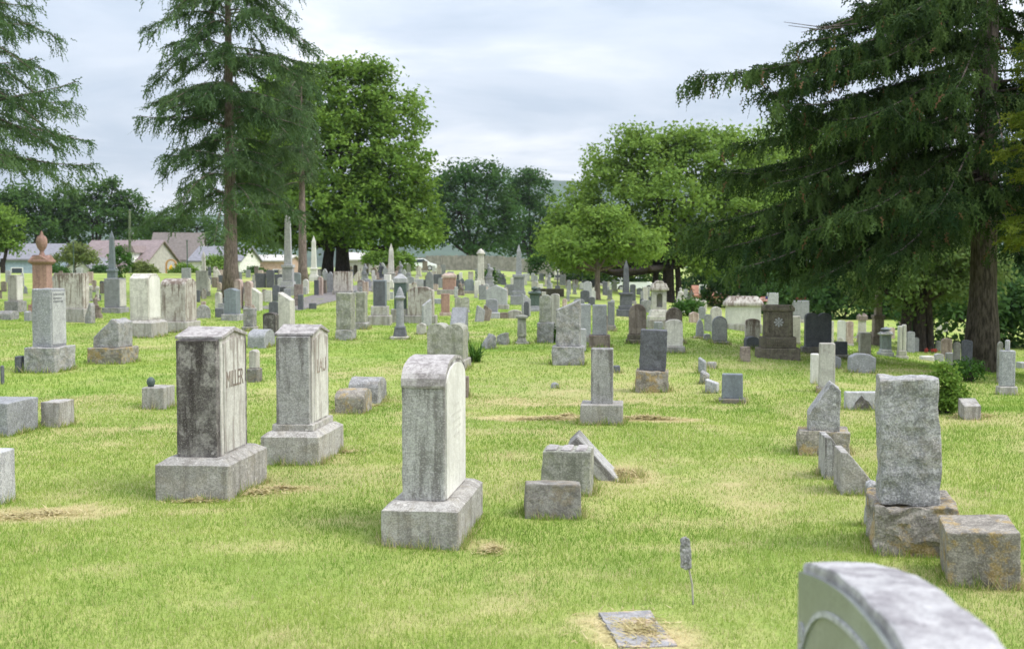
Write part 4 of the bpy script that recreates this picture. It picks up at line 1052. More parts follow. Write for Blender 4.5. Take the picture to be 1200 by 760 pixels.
T = [
# --- foreground left
('block', -60, 48, 470, 512, 'R', 1.0, 'granite', {'top': 'flat', 'p': 'x', 'rough': .006}, 'long low grey block at the left edge, before the other low block'),
('block', 48, 88, 470, 501, 'R', 1.6, 'base', {'top': 'flat', 'rough': .006}, 'second low grey block from the left edge, chipped and darker'),
('block', -60, 20, 528, 592, 'R', .5, 'granite_lt', {'top': 'flat', 'p': 'x', 'rough': .003}, 'smooth pale block cut off by the left edge, lowest on that side'),
('block', 166, 206, 453, 480, 'R', 1.3, 'base', {'top': 'flat', 'rough': .004}, 'low square block with a small dark pot on top, behind the blackened monument'),
('slab', 28, 90, 338, 437, 'R', 1.35, 'granite', {'top': 'flat', 'bh': .30, 'tw': .62, 'td': .72, 'bmat': 'rock', 'rough': .006, 'panel': 'granite_lt'}, 'tall grey granite stone with small lettering high on its smooth side, left of the lawn'),
('block', 17, 30, 417, 437, 'R', 1.6, 'granite_dk', {'top': 'flat'}, 'small dark block against the base of the tall lettered granite stone'),
('slab', 102, 164, 373, 427, 'R', 1.1, 'rock', {'top': 'slant_l', 'p': 'x', 'bh': .36, 'tw': .74, 'td': .8, 'bmat': 'rock_lichen', 'rough': .012}, 'slant-faced rough stone on a broad lichened base, left lawn'),
('block', 0, 6, 428, 450, 'R', 1.2, 'granite_dk', {'top': 'flat'}, 'dark stub of stone at the very left edge'),
('block', 392, 437, 456, 485, 'R', 1.3, 'rock_lichen', {'top': 'seg', 'rough': .010}, 'low brown lichened stone, left one of the pair beside the grey gabled monument'),
('block', 408, 454, 442, 474, 'R', 1.4, 'rock', {'top': 'seg', 'rough': .010}, 'low dark-topped stone, right one of the pair beside the grey gabled monument'),
('slab', 289, 308, 409, 448, 'R', 1.4, 'white', {'top': 'gable', 'p': 'x', 'bh': .42, 'tw': .7, 'bmat': 'base_dk'}, 'small tent-topped marker half hidden behind the blackened monument'),
('block', 290, 323, 386, 408, 'R', 2.0, 'granite', {'top': 'seg', 'rough': .008}, 'low grey slab lying between the two gabled monuments'),
('mon', 497, 553, 379, 434, 'R', 1.1, 'moss', {'top': 'twin', 'p': 'x', 'bh': .22, 'tw': .88, 'td': .8, 'rough': .005}, 'grey double-slab stone seen over the round-topped monument'),
('slab', 526, 550, 360, 402, 'R', 1.4, 'granite', {'top': 'slant_l', 'bh': .30, 'tw': .9, 'td': .9, 'bmat': 'granite'}, 'grey stone with a slanting top above the strap-leaved plant'),
('block', 563, 582, 391, 409, '20', 1.2, 'rock', {'top': 'slant_l'}, 'rough grey boulder just right of the strap-leaved plant'),
('block', 582, 597, 389, 404, '-15', .9, 'rock', {'top': 'tilt_l'}, 'small rough boulder, the right one of two past the strap-leaved plant'),
('post', 603, 620, 369, 403, 'F', 1, 'moss', {'sq': 1, 's': .32, 'tz': .9, 'b0': 'base'}, 'slim dark square post with a pale top, alone on the lawn'),
('tab', 542, 550, 441, 466, 'R', 2.5, 'brown', {'top': 'flat'}, 'thin brown slab peeping out behind the round-topped monument'),
('slab', 680, 731, 408, 498, 'R', 1.05, 'end_grey', {'top': 'flat', 'bh': .27, 'tw': .52, 'td': .55, 'rough': .004}, 'speckled grey pillar on a square base among raked clippings'),
('slab', 744, 783, 386, 460, 'R', .9, 'granite_dk', {'top': 'flat', 'bh': .34, 'tw': .80, 'td': .6, 'bmat': 'rock_lichen', 'rough': .012, 'tilt': (0, 2)}, 'dark rock-faced stone tilting on a lichened base'),
('slab', 842, 874, 438, 473, '-10', .8, 'zinc', {'top': 'flat', 'bh': .16, 'tw': .80, 'td': .55, 'bmat': 'base_dk', 'taper': .04}, 'small blue-grey marker on a thin base in the right lawn'),
('block', 818, 828, 418, 438, '-20', 1.2, 'granite', {'top': 'tilt_r'}, 'first bit of a broken kerb line sticking out of the grass'),
('block', 820, 832, 434, 450, '-20', 1.3, 'rock', {'top': 'tilt_r'}, 'middle bit of a broken kerb line sticking out of the grass'),
('block', 826, 843, 444, 461, '-20', 1.0, 'granite_lt', {'top': 'tilt_r'}, 'nearest bit of a broken kerb line, beside the blue-grey marker'),
('block', 828, 840, 424, 432, '-20', 1.0, 'base', {'top': 'flat'}, 'flat fragment inside the broken kerb line'),
('slab', 932, 996, 447, 534, '-10', .9, 'rock', {'top': 'slant_l', 'p': 'x', 'bh': .33, 'tw': .62, 'td': .8, 'bmat': 'rock_lichen', 'rough': .010}, 'slant-faced rough grey marker on a lichened base, behind two sloping slabs'),
('tab', 958, 1002, 510, 562, 'R', 1.5, 'end_grey', {'top': 'slant_r', 'p': 'x', 'rough': .004}, 'farther of two pale slabs with tops sloping down to the right'),
('tab', 975, 1027, 527, 580, 'R', 1.4, 'base', {'top': 'slant_r', 'p': 'x', 'rough': .004}, 'nearer of two slabs with tops sloping down to the right, brown-faced'),
('block', 988, 1030, 459, 481, 'F', .35, 'granite_lt', {'top': 'flat', 'rough': .003}, 'low pale-edged rectangular marker with a dark carved mound, left of the tall rock-faced headstone'),
('block', 1122, 1150, 468, 492, 'R', 1.4, 'base', {'top': 'tilt_l'}, 'grey slab sunk in dead grass behind the leafy shrub'),
('block', 645, 656, 448, 455, '10', 1, 'granite', {'top': 'round'}, 'tiny grey stub of stone in the open lawn left of the speckled pillar'),
('block', 718, 727, 428, 437, '5', 1, 'granite_dk', {'top': 'flat'}, 'tiny dark stub of stone between the speckled pillar and the tilting dark stone'),
# --- left middle distance
('slab', 5, 32, 322, 366, 'R', 1.2, 'white', {'top': 'flat', 'bh': .30, 'tw': .66, 'bmat': 'rock', 'panel': 'white_clean'}, 'pale upright stone on a rough base near the left edge'),
('block', -6, 23, 364, 375, 'R', 1, 'rock', {'top': 'seg'}, 'low rough boulder before the pale upright stone at the left edge'),
('block', 28, 38, 364, 376, 'R', 1, 'granite_lt', {'top': 'gable'}, 'small pale marker behind the tall lettered granite stone'),
('urn', 33, 68, 270, 368, 'F', 1, 'red', {'dh': .71, 'ur': .205}, 'tall red sandstone pedestal crowned by a round urn'),
('mon', 60, 109, 320, 378, '-12', .42, 'white_streak', {'top': 'flat', 'bh': .28, 'tw': .90, 'bmat': 'base'}, 'broad pale family stone behind the tall lettered granite stone'),
('tab', 99, 112, 354, 379, 'R', 1.3, 'rock', {'top': 'slant_l', 'p': 'x'}, 'small jagged tablet at the corner of the broad pale family stone'),
('fig', 106, 121, 345, 373, 'F', 1, 'brown', {}, 'weathered brown figure between the jagged tablet and the grey block stone'),
('post', 103, 110, 334, 353, 'F', 1, 'white', {'sq': 1, 's': .3}, 'left one of two slim pale posts behind the broad pale family stone'),
('post', 111, 118, 335, 353, 'F', 1, 'white', {'sq': 1, 's': .3}, 'right one of two slim pale posts behind the broad pale family stone'),
('obel', 122, 142, 270, 341, 'F', 1, 'zinc', {'ph': .36, 'sw': .44}, 'slender blue-grey obelisk on a tapered pedestal before the red-roofed house'),
('slab', 119, 152, 326, 367, 'R', 1.2, 'granite', {'top': 'flat', 'bh': .16, 'tw': .84, 'bmat': 'rock', 'panel': 'white'}, 'grey block stone below the blue-grey obelisk'),
('mon', 144, 198, 320, 396, 'R', 1.35, 'white', {'top': 'hip', 'bh': .28, 'tw': .64, 'td': .76, 'wash': 1, 'panel': 'white_clean'}, 'large white family monument with a wide base, left of the streaked one'),
('mon', 184, 236, 326, 390, 'R', 1.2, 'white_streak', {'top': 'seg', 'bh': .20, 'tw': .84, 'td': .8}, 'white monument with a low domed top and dark vertical streaks'),
('slab', 227, 247, 317, 347, 'F', .5, 'white', {'top': 'flat', 'bh': .2, 'tw': .74}, 'pale stone left of the tall conifer trunk'),
('obel', 233, 245, 294, 342, 'F', 1, 'white', {'ph': .42, 'sw': .5}, 'short white pillar rising behind the pale stone, left of the conifer trunk'),
('slab', 211, 226, 314, 336, 'F', .5, 'granite', {'top': 'flat', 'bh': .2}, 'grey stone just behind the dome-topped streaked monument'),
('block', 230, 247, 357, 373, '15', .7, 'rock', {'top': 'round'}, 'low round-backed grey stone behind the blackened monument'),
('tab', 228, 235, 340, 354, 'F', .6, 'granite_dk', {'top': 'flat'}, 'small dark tablet right of the dome-topped streaked monument'),
('slab', 259, 286, 337, 376, 'R', 1.1, 'zinc', {'top': 'serp', 'p': 'x', 'bh': .2, 'tw': .74, 'bmat': 'rock'}, 'blue-grey stone with a wavy top before the conifer trunk'),
('slab', 273, 287, 327, 362, 'R', 1.5, 'pinkish', {'top': 'round', 'p': 'x', 'bh': .1, 'tw': .85}, 'tall rosy tablet right of the conifer trunk'),
('slab', 285, 299, 329, 362, 'R', 1.4, 'pinkish', {'top': 'round', 'p': 'x', 'bh': .1, 'tw': .85}, 'second rosy tablet from the conifer trunk, streaked'),
('tab', 295, 308, 337, 364, 'R', 1.3, 'white', {'top': 'tilt_r', 'p': 'x'}, 'pale bluish tablet right of the two rosy tablets'),
('tab', 252, 261, 342, 363, 'R', 1.2, 'white', {'top': 'round', 'p': 'x'}, 'slim pale tablet left of the wavy-topped stone'),
('block', 252, 263, 361, 372, '10', 1, 'granite_dk', {'top': 'flat'}, 'dark little block at the foot of the wavy-topped stone'),
('slab', 283, 303, 361, 388, 'R', 1.1, 'rock', {'top': 'flat', 'bh': .2, 'tw': .85}, 'squat grey stone just above the blackened monument'),
('tab', 308, 327, 366, 394, 'R', .9, 'soot', {'top': 'seg', 'p': 'x'}, 'short black-streaked tablet left of the gabled grey monument top'),
('tab', 315, 328, 353, 370, '5', .5, 'granite_dk', {'top': 'seg'}, 'dark rounded tablet behind the black-streaked tablet'),
('slab', 325, 347, 342, 388, 'R', 1.3, 'white', {'top': 'tilt_r', 'p': 'x', 'bh': .08, 'tw': .92, 'td': .9}, 'tall white slanting slab over the grey gabled monument'),
('tab', 310, 319, 340, 354, 'F', .6, 'white', {'top': 'flat'}, 'small white block among the crowd left of the tall white slab'),
('tab', 319, 328, 334, 353, 'F', .5, 'granite_dk', {'top': 'seg'}, 'dark upright tablet above the tall white slab'),
('tab', 328, 335, 336, 346, 'F', .6, 'granite_dk', {'top': 'flat'}, 'dark small tablet left of the tall obelisk pedestal'),
('obel', 327, 349, 246, 346, 'F', 1, 'granite_lt', {'ph': .36, 'sw': .46}, 'tallest obelisk, pale grey, beside the thin conifer trunk'),
('tab', 299, 312, 320, 337, 'F', .4, 'granite_dk', {'top': 'flat'}, 'left one of three dark stones beside the tallest obelisk'),
('tab', 312, 322, 316, 337, 'F', .5, 'granite_dk', {'top': 'seg'}, 'middle and tallest of three dark stones beside the tallest obelisk'),
('tab', 322, 331, 321, 336, 'F', .5, 'granite_dk', {'top': 'flat'}, 'right one of three dark stones beside the tallest obelisk'),
('tab', 341, 353, 319, 338, 'F', .4, 'zinc', {'top': 'seg'}, 'blue-grey tablet right of the tallest obelisk'),
('slab', 343, 357, 333, 352, 'F', .6, 'brown', {'top': 'flat', 'bh': .15}, 'brown stone at the near side of the lane'),
('tab', 355, 362, 327, 344, 'F', .6, 'white_clean', {'top': 'round'}, 'clean white round-topped tablet across the lane'),
('tab', 349, 356, 345, 363, 'F', .8, 'granite_dk', {'top': 'flat'}, 'narrow dark post-like tablet at the lane edge'),
('block', 362, 371, 355, 362, '10', .8, 'granite_dk', {'top': 'flat'}, 'tiny dark marker in the grass right of the lane'),
('obel', 361, 375, 276, 329, 'F', 1, 'white_clean', {'ph': .28, 'sw': .5}, 'white obelisk left of the maple trunk'),
('tab', 368, 374, 328, 346, 'F', .6, 'granite_dk', {'top': 'flat'}, 'dark tablet in the huddle below the white obelisk'),
('tab', 372, 379, 324, 346, 'F', .6, 'pinkish', {'top': 'round'}, 'rosy white tablet in the huddle below the white obelisk'),
('tab', 378, 383, 328, 344, 'F', .6, 'brown', {'top': 'flat'}, 'brown tablet in the huddle below the white obelisk'),
('tab', 383, 392, 318, 343, 'F', .5, 'granite', {'top': 'peak'}, 'grey pointed gothic tablet below the maple trunk'),
('mon', 389, 415, 318, 346, 'F', .5, 'white_streak', {'top': 'flat', 'bh': .2, 'tw': .9}, 'broad streaked white block stone below the maple trunk'),
('tab', 408, 414, 320, 339, 'F', .6, 'granite', {'top': 'flat'}, 'grey tablet at the right end of the broad streaked block stone'),
('mon', 393, 418, 343, 399, 'R', 1.3, 'moss', {'top': 'flat', 'p': 'x', 'bh': .22, 'tw': .94, 'td': .9, 'bmat': 'rock', 'rough': .008}, 'left half of a pair of rough mossy blocks right of the lane'),
('slab', 414, 434, 342, 386, 'R', 1.3, 'moss', {'top': 'flat', 'p': 'x', 'bh': .18, 'tw': .72, 'bmat': 'rock', 'rough': .008}, 'right half of a pair of rough mossy blocks right of the lane'),
('mon', 431, 460, 328, 381, 'F', .85, 'zinc', {'top': 'flat', 'bh': .42, 'steps': 2, 'tw': .56, 'td': .56, 'bmat': 'base', 'panel': 'granite_dk'}, 'dark blue-grey upright monument with a pale top on two steps'),
('post', 457, 481, 336, 398, 'F', 1, 'granite', {'cone': 1, 's': .215, 'bmat': 'granite_dk', 'b0': 'white'}, 'round grey column with a cone cap on a dark plinth'),
('mon', 458, 481, 325, 378, 'F', .9, 'green_dk', {'top': 'gable', 'bh': .3, 'tw': .66, 'td': .66, 'cap': 'granite_lt', 'ch': .2, 'ct': .2}, 'dark green stone with a pale gabled cap behind the cone-capped column'),
('mon', 474, 513, 336, 379, '-4', .45, 'white_streak', {'top': 'hip', 'bh': .22, 'tw': .82, 'td': .8}, 'wide brown-streaked stone with a pale lip right of the cone-capped column'),
('tab', 494, 506, 350, 383, '20', .6, 'granite_lt', {'top': 'tilt_l'}, 'pale leaning tablet in front of the wide brown-streaked stone'),
('block', 488, 500, 378, 392, 'F', .8, 'white', {'top': 'gable'}, 'low white marker behind the grey double-slab stone'),
('obel', 451, 466, 285, 332, 'F', 1, 'white', {'ph': .26, 'sw': .5}, 'white obelisk right of the maple, above the dark green stone'),
('fig', 440, 452, 308, 332, 'F', 1, 'granite_dk', {}, 'dark statue left of the white obelisk right of the maple'),
('fig', 465, 474, 306, 332, 'F', 1, 'granite', {}, 'grey statue right of the white obelisk right of the maple'),
('fig', 422, 433, 309, 330, 'F', 1, 'granite', {}, 'grey statue below the right edge of the maple trunk'),
('tab', 425, 432, 330, 345, 'F', .6, 'pinkish', {'top': 'flat'}, 'rosy tablet at the left shoulder of the dark blue-grey monument'),
('tab', 452, 457, 330, 352, 'F', .6, 'white', {'top': 'flat'}, 'narrow white tablet at the right shoulder of the dark blue-grey monument'),
('tab', 476, 486, 324, 340, 'F', .5, 'granite', {'top': 'seg'}, 'grey tablet just above the wide brown-streaked stone'),
('tab', 486, 497, 327, 339, 'F', .5, 'granite_lt', {'top': 'flat'}, 'pale tablet above the middle of the wide brown-streaked stone'),
('tab', 499, 508, 317, 342, 'F', .5, 'granite', {'top': 'peak'}, 'grey pointed tablet above the right end of the wide brown-streaked stone'),
('tab', 508, 518, 321, 335, 'F', .5, 'granite_dk', {'top': 'flat'}, 'dark tablet left of the small red vault-like stone'),
# --- centre
('mon', 512, 541, 322, 345, 'F', .6, 'red', {'top': 'flat', 'bh': .25, 'tw': .55, 'td': .6, 'cap': 'pinkish', 'ch': .25}, 'red stone with a pale rounded cap on a long base, below the fence'),
('tab', 524, 532, 318, 332, 'F', .6, 'granite', {'top': 'flat'}, 'grey tablet close behind the red stone with the pale cap'),
('slab', 515, 529, 344, 370, 'F', .6, 'red', {'top': 'flat', 'bh': .16, 'tw': .74, 'bmat': 'pinkish'}, 'slim upright rosy stone with a white top edge'),
('slab', 532, 551, 348, 366, '8', .6, 'moss', {'top': 'twin', 'bh': .1, 'tw': .92}, 'dark double-humped stone right of the slim rosy stone'),
('block', 508, 518, 350, 356, 'F', 1, 'granite', {'top': 'flat'}, 'flat grey marker left of the slim rosy stone'),
('fig', 536, 545, 330, 346, 'F', 1, 'brown', {}, 'rust-brown little statue right of the red stone with the pale cap'),
('slab', 543, 557, 327, 344, 'F', .5, 'zinc', {'top': 'seg', 'bh': .2}, 'blue-grey stone below the pillar with the dark panel'),
('tab', 556, 563, 329, 344, 'F', .5, 'white_clean', {'top': 'flat'}, 'small white tablet at the right of the blue-grey stone below the pillar'),
('post', 556, 571, 291, 338, 'F', 1, 'white', {'sq': 1, 's': .26, 'tz': .84, 'cmat': 'white', 'cone': 1}, 'square white pillar with a pointed cap before the board fence'),
('fig', 567, 580, 309, 338, 'F', 1, 'granite', {}, 'grey statue at the right of the pointed white pillar'),
('tab', 538, 542, 319, 334, 'F', .6, 'white_clean', {'top': 'flat'}, 'slim white post before the board fence'),
('tab', 581, 587, 315, 327, 'F', .6, 'granite', {'top': 'peak'}, 'small pointed grey tablet before the board fence'),
('fig', 587, 594, 320, 334, 'F', 1, 'granite_dk', {}, 'small dark statue left of the obelisk at the board fence'),
('mon', 567, 597, 334, 362, '-4', .4, 'granite_lt', {'top': 'gable', 'bh': .18, 'tw': .86}, 'wide pale grey stone with a blunt gable'),
('slab', 568, 585, 350, 372, '-4', .5, 'granite', {'top': 'seg', 'bh': .18, 'tw': .85}, 'arched grey stone in front of the wide blunt-gabled stone'),
('tab', 561, 570, 334, 351, 'F', .6, 'granite', {'top': 'flat'}, 'grey tablet at the left shoulder of the wide blunt-gabled stone'),
('tab', 556, 567, 358, 377, '15', .8, 'granite_lt', {'top': 'tilt_r', 'tilt': (0, 8)}, 'left one of two small leaning tablets on the lawn'),
('tab', 563, 574, 358, 376, '15', .8, 'brown', {'top': 'tilt_r', 'tilt': (0, 14)}, 'right and browner of two small leaning tablets on the lawn'),
('block', 571, 586, 366, 373, 'F', .7, 'granite_lt', {'top': 'flat'}, 'low white-edged kerb block before the arched grey stone'),
('block', 586, 595, 366, 373, 'F', .8, 'brown', {'top': 'flat'}, 'low brown block, second in the kerb line before the arched grey stone'),
('block', 595, 612, 363, 373, 'F', .8, 'base', {'top': 'seg'}, 'low lumpy block at the right end of the kerb line'),
('obel', 598, 618, 286, 357, 'F', 1, 'granite', {'ph': .50, 'sw': .36}, 'grey obelisk on a high dark pedestal standing out against the board fence'),
('urn', 618, 635, 335, 365, 'F', 1, 'green_dk', {'bmat': 'granite', 'dh': .8}, 'small dark green pedestal with an urn right of the fence obelisk'),
('tab', 611, 622, 344, 370, '15', .6, 'granite_lt', {'top': 'tilt_r'}, 'tall pale tilted tablet left of the dark green pedestal'),
('tab', 614, 620, 353, 371, 'F', .7, 'granite_dk', {'top': 'round'}, 'narrow dark tablet before the tall pale tilted one'),
('tab', 594, 602, 333, 346, 'F', .5, 'granite', {'top': 'flat'}, 'grey tablet left of the fence obelisk pedestal'),
('slab', 629, 650, 345, 402, '-6', 1.0, 'moss', {'top': 'round', 'bh': .42, 'tw': .72, 'bmat': 'rock'}, 'old scroll-topped stone leaning on a rough block base, left of the big rough stone'),
('tab', 645, 656, 344, 388, '-6', 1.0, 'white', {'top': 'seg'}, 'white tablet squeezed between the scroll-topped stone and the big rough stone'),
('block', 633, 661, 338, 347, 'F', .6, 'brown_dk', {'top': 'flat'}, 'long dark brown block under two small statues'),
('fig', 640, 647, 320, 342, 'F', 1, 'granite', {}, 'left one of two small statues on the far rise before the bright tree'),
('cross', 649, 658, 317, 342, 'F', .6, 'granite_dk', {'bmat': 'granite_dk'}, 'dark little cross with a pale top beside the small statue on the far rise'),
('slab', 647, 685, 351, 428, '-4', .8, 'rock', {'top': 'tilt_l', 'bh': .29, 'tw': .76, 'td': .62, 'bmat': 'rock', 'rough': .014}, 'big rough grey stone with a sloping top, mid lawn'),
('slab', 674, 693, 356, 402, '-4', .9, 'granite_lt', {'top': 'flat', 'bh': .18, 'tw': .92}, 'grey stone with a bright flat top behind the big rough stone'),
('block', 676, 687, 385, 412, 'F', 1, 'granite_lt', {'top': 'flat'}, 'pale low post at the right side of the big rough stone'),
('slab', 690, 715, 357, 408, '-4', 1.0, 'granite', {'top': 'flat', 'bh': .30, 'tw': .68, 'bmat': 'brown'}, 'dark grey square pillar stone on a brown base'),
('tab', 708, 712, 369, 396, 'F', 1, 'pinkish', {'top': 'flat'}, 'thin rosy post at the side of the dark grey pillar stone'),
('slab', 710, 722, 353, 388, 'F', .8, 'granite', {'top': 'flat', 'bh': .2, 'tw': .7}, 'grey stone close behind the thin rosy post'),
('tab', 672, 685, 350, 362, 'F', .5, 'granite', {'top': 'seg'}, 'grey rounded top showing over the big rough stone'),
('slab', 682, 695, 329, 352, 'F', .5, 'granite_lt', {'top': 'gable', 'bh': .2}, 'pale stone left of the slim red-brown trunk'),
('tab', 680, 691, 340, 354, 'F', .5, 'granite_dk', {'top': 'seg'}, 'dark tablet left of the foot of the slim red-brown trunk'),
('tab', 706, 712, 330, 346, 'F', .6, 'granite_dk', {'top': 'flat'}, 'narrow dark tablet right of the slim red-brown trunk'),
('tab', 664, 669, 328, 345, 'F', .6, 'granite', {'top': 'round'}, 'lone grey tablet on the far rise left of the slim red-brown trunk'),
('obel', 722, 745, 304, 371, 'F', 1, 'granite_dk', {'ph': .42, 'sw': .36}, 'black obelisk on a square black pedestal'),
('slab', 737, 746, 333, 356, 'F', .6, 'granite_dk', {'top': 'seg', 'bh': .15}, 'dark rounded stone right behind the black obelisk'),
('slab', 733, 761, 356, 403, '-8', .7, 'brown', {'top': 'round', 'bh': .24, 'steps': 2, 'tw': .74, 'bmat': 'brown_dk'}, 'old brown arched stone on dark steps behind the tilting dark stone'),
('block', 751, 763, 351, 366, 'F', .7, 'rock', {'top': 'seg'}, 'grey lump of stone behind the old brown arched stone'),
('tab', 753, 759, 336, 352, 'F', .6, 'white', {'top': 'flat'}, 'small white post left of the niche monument'),
('block', 766, 777, 377, 389, 'F', .8, 'granite', {'top': 'flat'}, 'small dark block in the grass before the niche monument'),
('slab', 777, 802, 360, 402, '-5', .6, 'brown', {'top': 'round', 'bh': .12, 'tw': .80}, 'tall brown arched stone behind the white tapered tablet'),
('slab', 776, 803, 374, 414, '-5', .6, 'white', {'top': 'seg', 'bh': .2, 'tw': .82, 'td': .5, 'taper': .06}, 'white tapered tablet on a stepped base before the tall brown arched stone'),
('fig', 790, 803, 337, 366, 'F', 1, 'white', {}, 'white kneeling statue right of the niche monument'),
('fig', 804, 815, 340, 358, 'F', 1, 'white', {}, 'small white statue left of the little red-roofed vault'),
('block', 807, 819, 365, 378, 'F', .8, 'pinkish', {'top': 'gable'}, 'tiny tent-shaped pale marker right of the tall brown arched stone'),
('tab', 818, 827, 359, 374, 'F', .5, 'granite', {'top': 'round'}, 'small grey rounded tablet behind the pyramid-topped marker'),
('tab', 825, 834, 368, 388, 'F', .5, 'granite', {'top': 'seg'}, 'dark rosy tablet left of the grey arched tablet'),
('tab', 832, 846, 359, 380, 'F', .5, 'white', {'top': 'round'}, 'white rounded tablet behind the grey arched tablet'),
('slab', 812, 828, 373, 397, 'F', .8, 'granite', {'top': 'peak', 'bh': .12, 'tw': .66, 'bmat': 'pinkish', 'taper': .3}, 'small pyramid-topped grey marker on a pale base'),
('slab', 831, 855, 370, 403, 'F', .4, 'granite', {'top': 'round', 'bh': .1, 'tw': .78, 'panel': 'granite_lt'}, 'grey arched tablet with a pale recessed face, mid right'),
('block', 824, 833, 391, 399, 'F', 1, 'granite', {'top': 'seg'}, 'little grey footstone left of the grey arched tablet'),
# --- right
('slab', 871, 892, 373, 406, 'F', .4, 'white_streak', {'top': 'seg', 'bh': .08, 'tw': .88}, 'white arched tablet with stained edges before the white sarcophagus'),
('block', 871, 890, 394, 409, '10', .7, 'granite_dk', {'top': 'seg', 'rough': .01}, 'black boulder in front of the white arched tablet'),
('tab', 866, 880, 406, 424, '8', .5, 'brown', {'top': 'flat', 'taper': .08}, 'small brown-grey tablet at the left foot of the dark carved monument'),
('slab', 896, 914, 343, 376, 'F', .5, 'granite_lt', {'top': 'flat', 'bh': .1}, 'pale stone behind the dark carved monument, beside the little flag'),
('slab', 922, 939, 370, 404, 'F', .6, 'white', {'top': 'flat', 'bh': .1, 'tw': .9}, 'white stone between the dark carved monument and the black double stone'),
('mon', 925, 951, 352, 378, 'F', .5, 'granite', {'top': 'flat', 'bh': .15}, 'grey stone with red flowers on top, left above the black double stone'),
('mon', 937, 979, 366, 416, '-4', .4, 'granite_dk', {'top': 'twin', 'bh': .2, 'tw': .78, 'td': .7, 'bmat': 'base_dk'}, 'wide black double stone right of the dark carved monument'),
('tab', 971, 977, 376, 403, 'F', .6, 'white', {'top': 'flat'}, 'slim white tablet at the right edge of the black double stone'),
('slab', 980, 992, 375, 402, 'F', .8, 'white_clean', {'top': 'seg', 'bh': .08, 'tw': .9}, 'left one of two white pillar stones under the spruce limbs'),
('slab', 990, 1001, 376, 405, 'F', .8, 'pinkish', {'top': 'seg', 'bh': .08, 'tw': .86}, 'right and rosier of two white pillar stones under the spruce limbs'),
('post', 1000, 1020, 367, 397, 'F', 1, 'white', {'sq': 1, 's': .26, 'tz': .74, 'cmat': 'brown'}, 'white pedestal with a broad brown cap under the spruce limbs'),
('obel', 1017, 1040, 330, 405, 'F', 1, 'brown', {'ph': .48, 'sw': .44}, 'tall brown obelisk vanishing up into the spruce foliage'),
('slab', 1004, 1022, 389, 417, 'R', 1.0, 'white', {'top': 'flat', 'bh': .08, 'tw': .86, 'panel': 'black'}, 'white stone with one black polished side under the spruce limbs'),
('urn', 1027, 1048, 383, 417, 'F', 1, 'zinc', {'bmat': 'granite_lt', 'dh': .86, 'cmat': 'granite_lt', 'ur': .3}, 'blue-grey pedestal with a pale cap left of the twin white columns'),
('tab', 1062, 1072, 388, 413, 'F', .5, 'granite', {'top': 'seg'}, 'grey arched tablet right of the twin white columns'),
('tab', 1070, 1077, 395, 412, 'F', .5, 'granite_lt', {'top': 'round'}, 'small pale tablet by the dark tree stems'),
('block', 992, 1026, 414, 437, '-4', .45, 'granite', {'top': 'hip', 'rough': .003, 'tilt': (0, 3)}, 'wide low plain grey stone under the spruce limbs'),
('slab', 975, 995, 400, 420, 'F', .6, 'granite_dk', {'top': 'flat', 'bh': .25, 'tw': .85}, 'squat dark stone behind the white fluted pillar'),
('block', 975, 986, 415, 432, 'F', .7, 'granite', {'top': 'tilt_r'}, 'grey tablet right behind the white fluted pillar'),
('slab', 955, 982, 402, 461, '-8', .9, 'white', {'top': 'flat', 'bh': .12, 'tw': .76, 'bmat': 'rock_lichen', 'taper': .04}, 'white pillar stone with a brown band near its top, right lawn'),
('tab', 949, 960, 414, 450, '-8', .8, 'white_clean', {'top': 'flat'}, 'narrow white slab standing against the white pillar stone'),
('block', 1077, 1095, 417, 422, 'F', .8, 'white_clean', {'top': 'flat'}, 'white slab lying flat in the lawn beneath the spruce'),
('block', 1094, 1106, 414, 423, 'F', .8, 'granite_lt', {'top': 'seg'}, 'low grey stone right of the white slab lying flat'),
('tab', 1102, 1116, 396, 419, 'F', .4, 'brown', {'top': 'seg'}, 'brown arched tablet left of the spruce trunk'),
('tab', 1107, 1118, 413, 428, 'F', .6, 'granite', {'top': 'flat'}, 'grey square tablet before the brown arched one, left of the spruce trunk'),
('slab', 1115, 1127, 400, 433, 'R', 1.0, 'white', {'top': 'round', 'p': 'x', 'bh': .1, 'tw': .8}, 'narrow white round-topped slab left of the spruce trunk'),
('slab', 1124, 1141, 398, 440, 'R', 1.0, 'granite_dk', {'top': 'seg', 'p': 'x', 'bh': .12, 'tw': .84, 'bmat': 'granite_lt'}, 'black slab touching the left side of the spruce trunk'),
('slab', 1166, 1193, 410, 463, '-4', .6, 'granite', {'top': 'flat', 'bh': .2, 'tw': .76}, 'grey stone with a small cap right of the spruce trunk'),
('tab', 1167, 1175, 400, 449, 'F', .6, 'moss', {'top': 'round'}, 'narrow mossy slab between the spruce trunk and the grey capped stone'),
('block', 1190, 1215, 424, 432, 'F', .8, 'granite_lt', {'top': 'flat'}, 'pale flat slab at the right edge'),
]
MADE = {}
for row in T:
    MADE[row[9]] = put(*row)

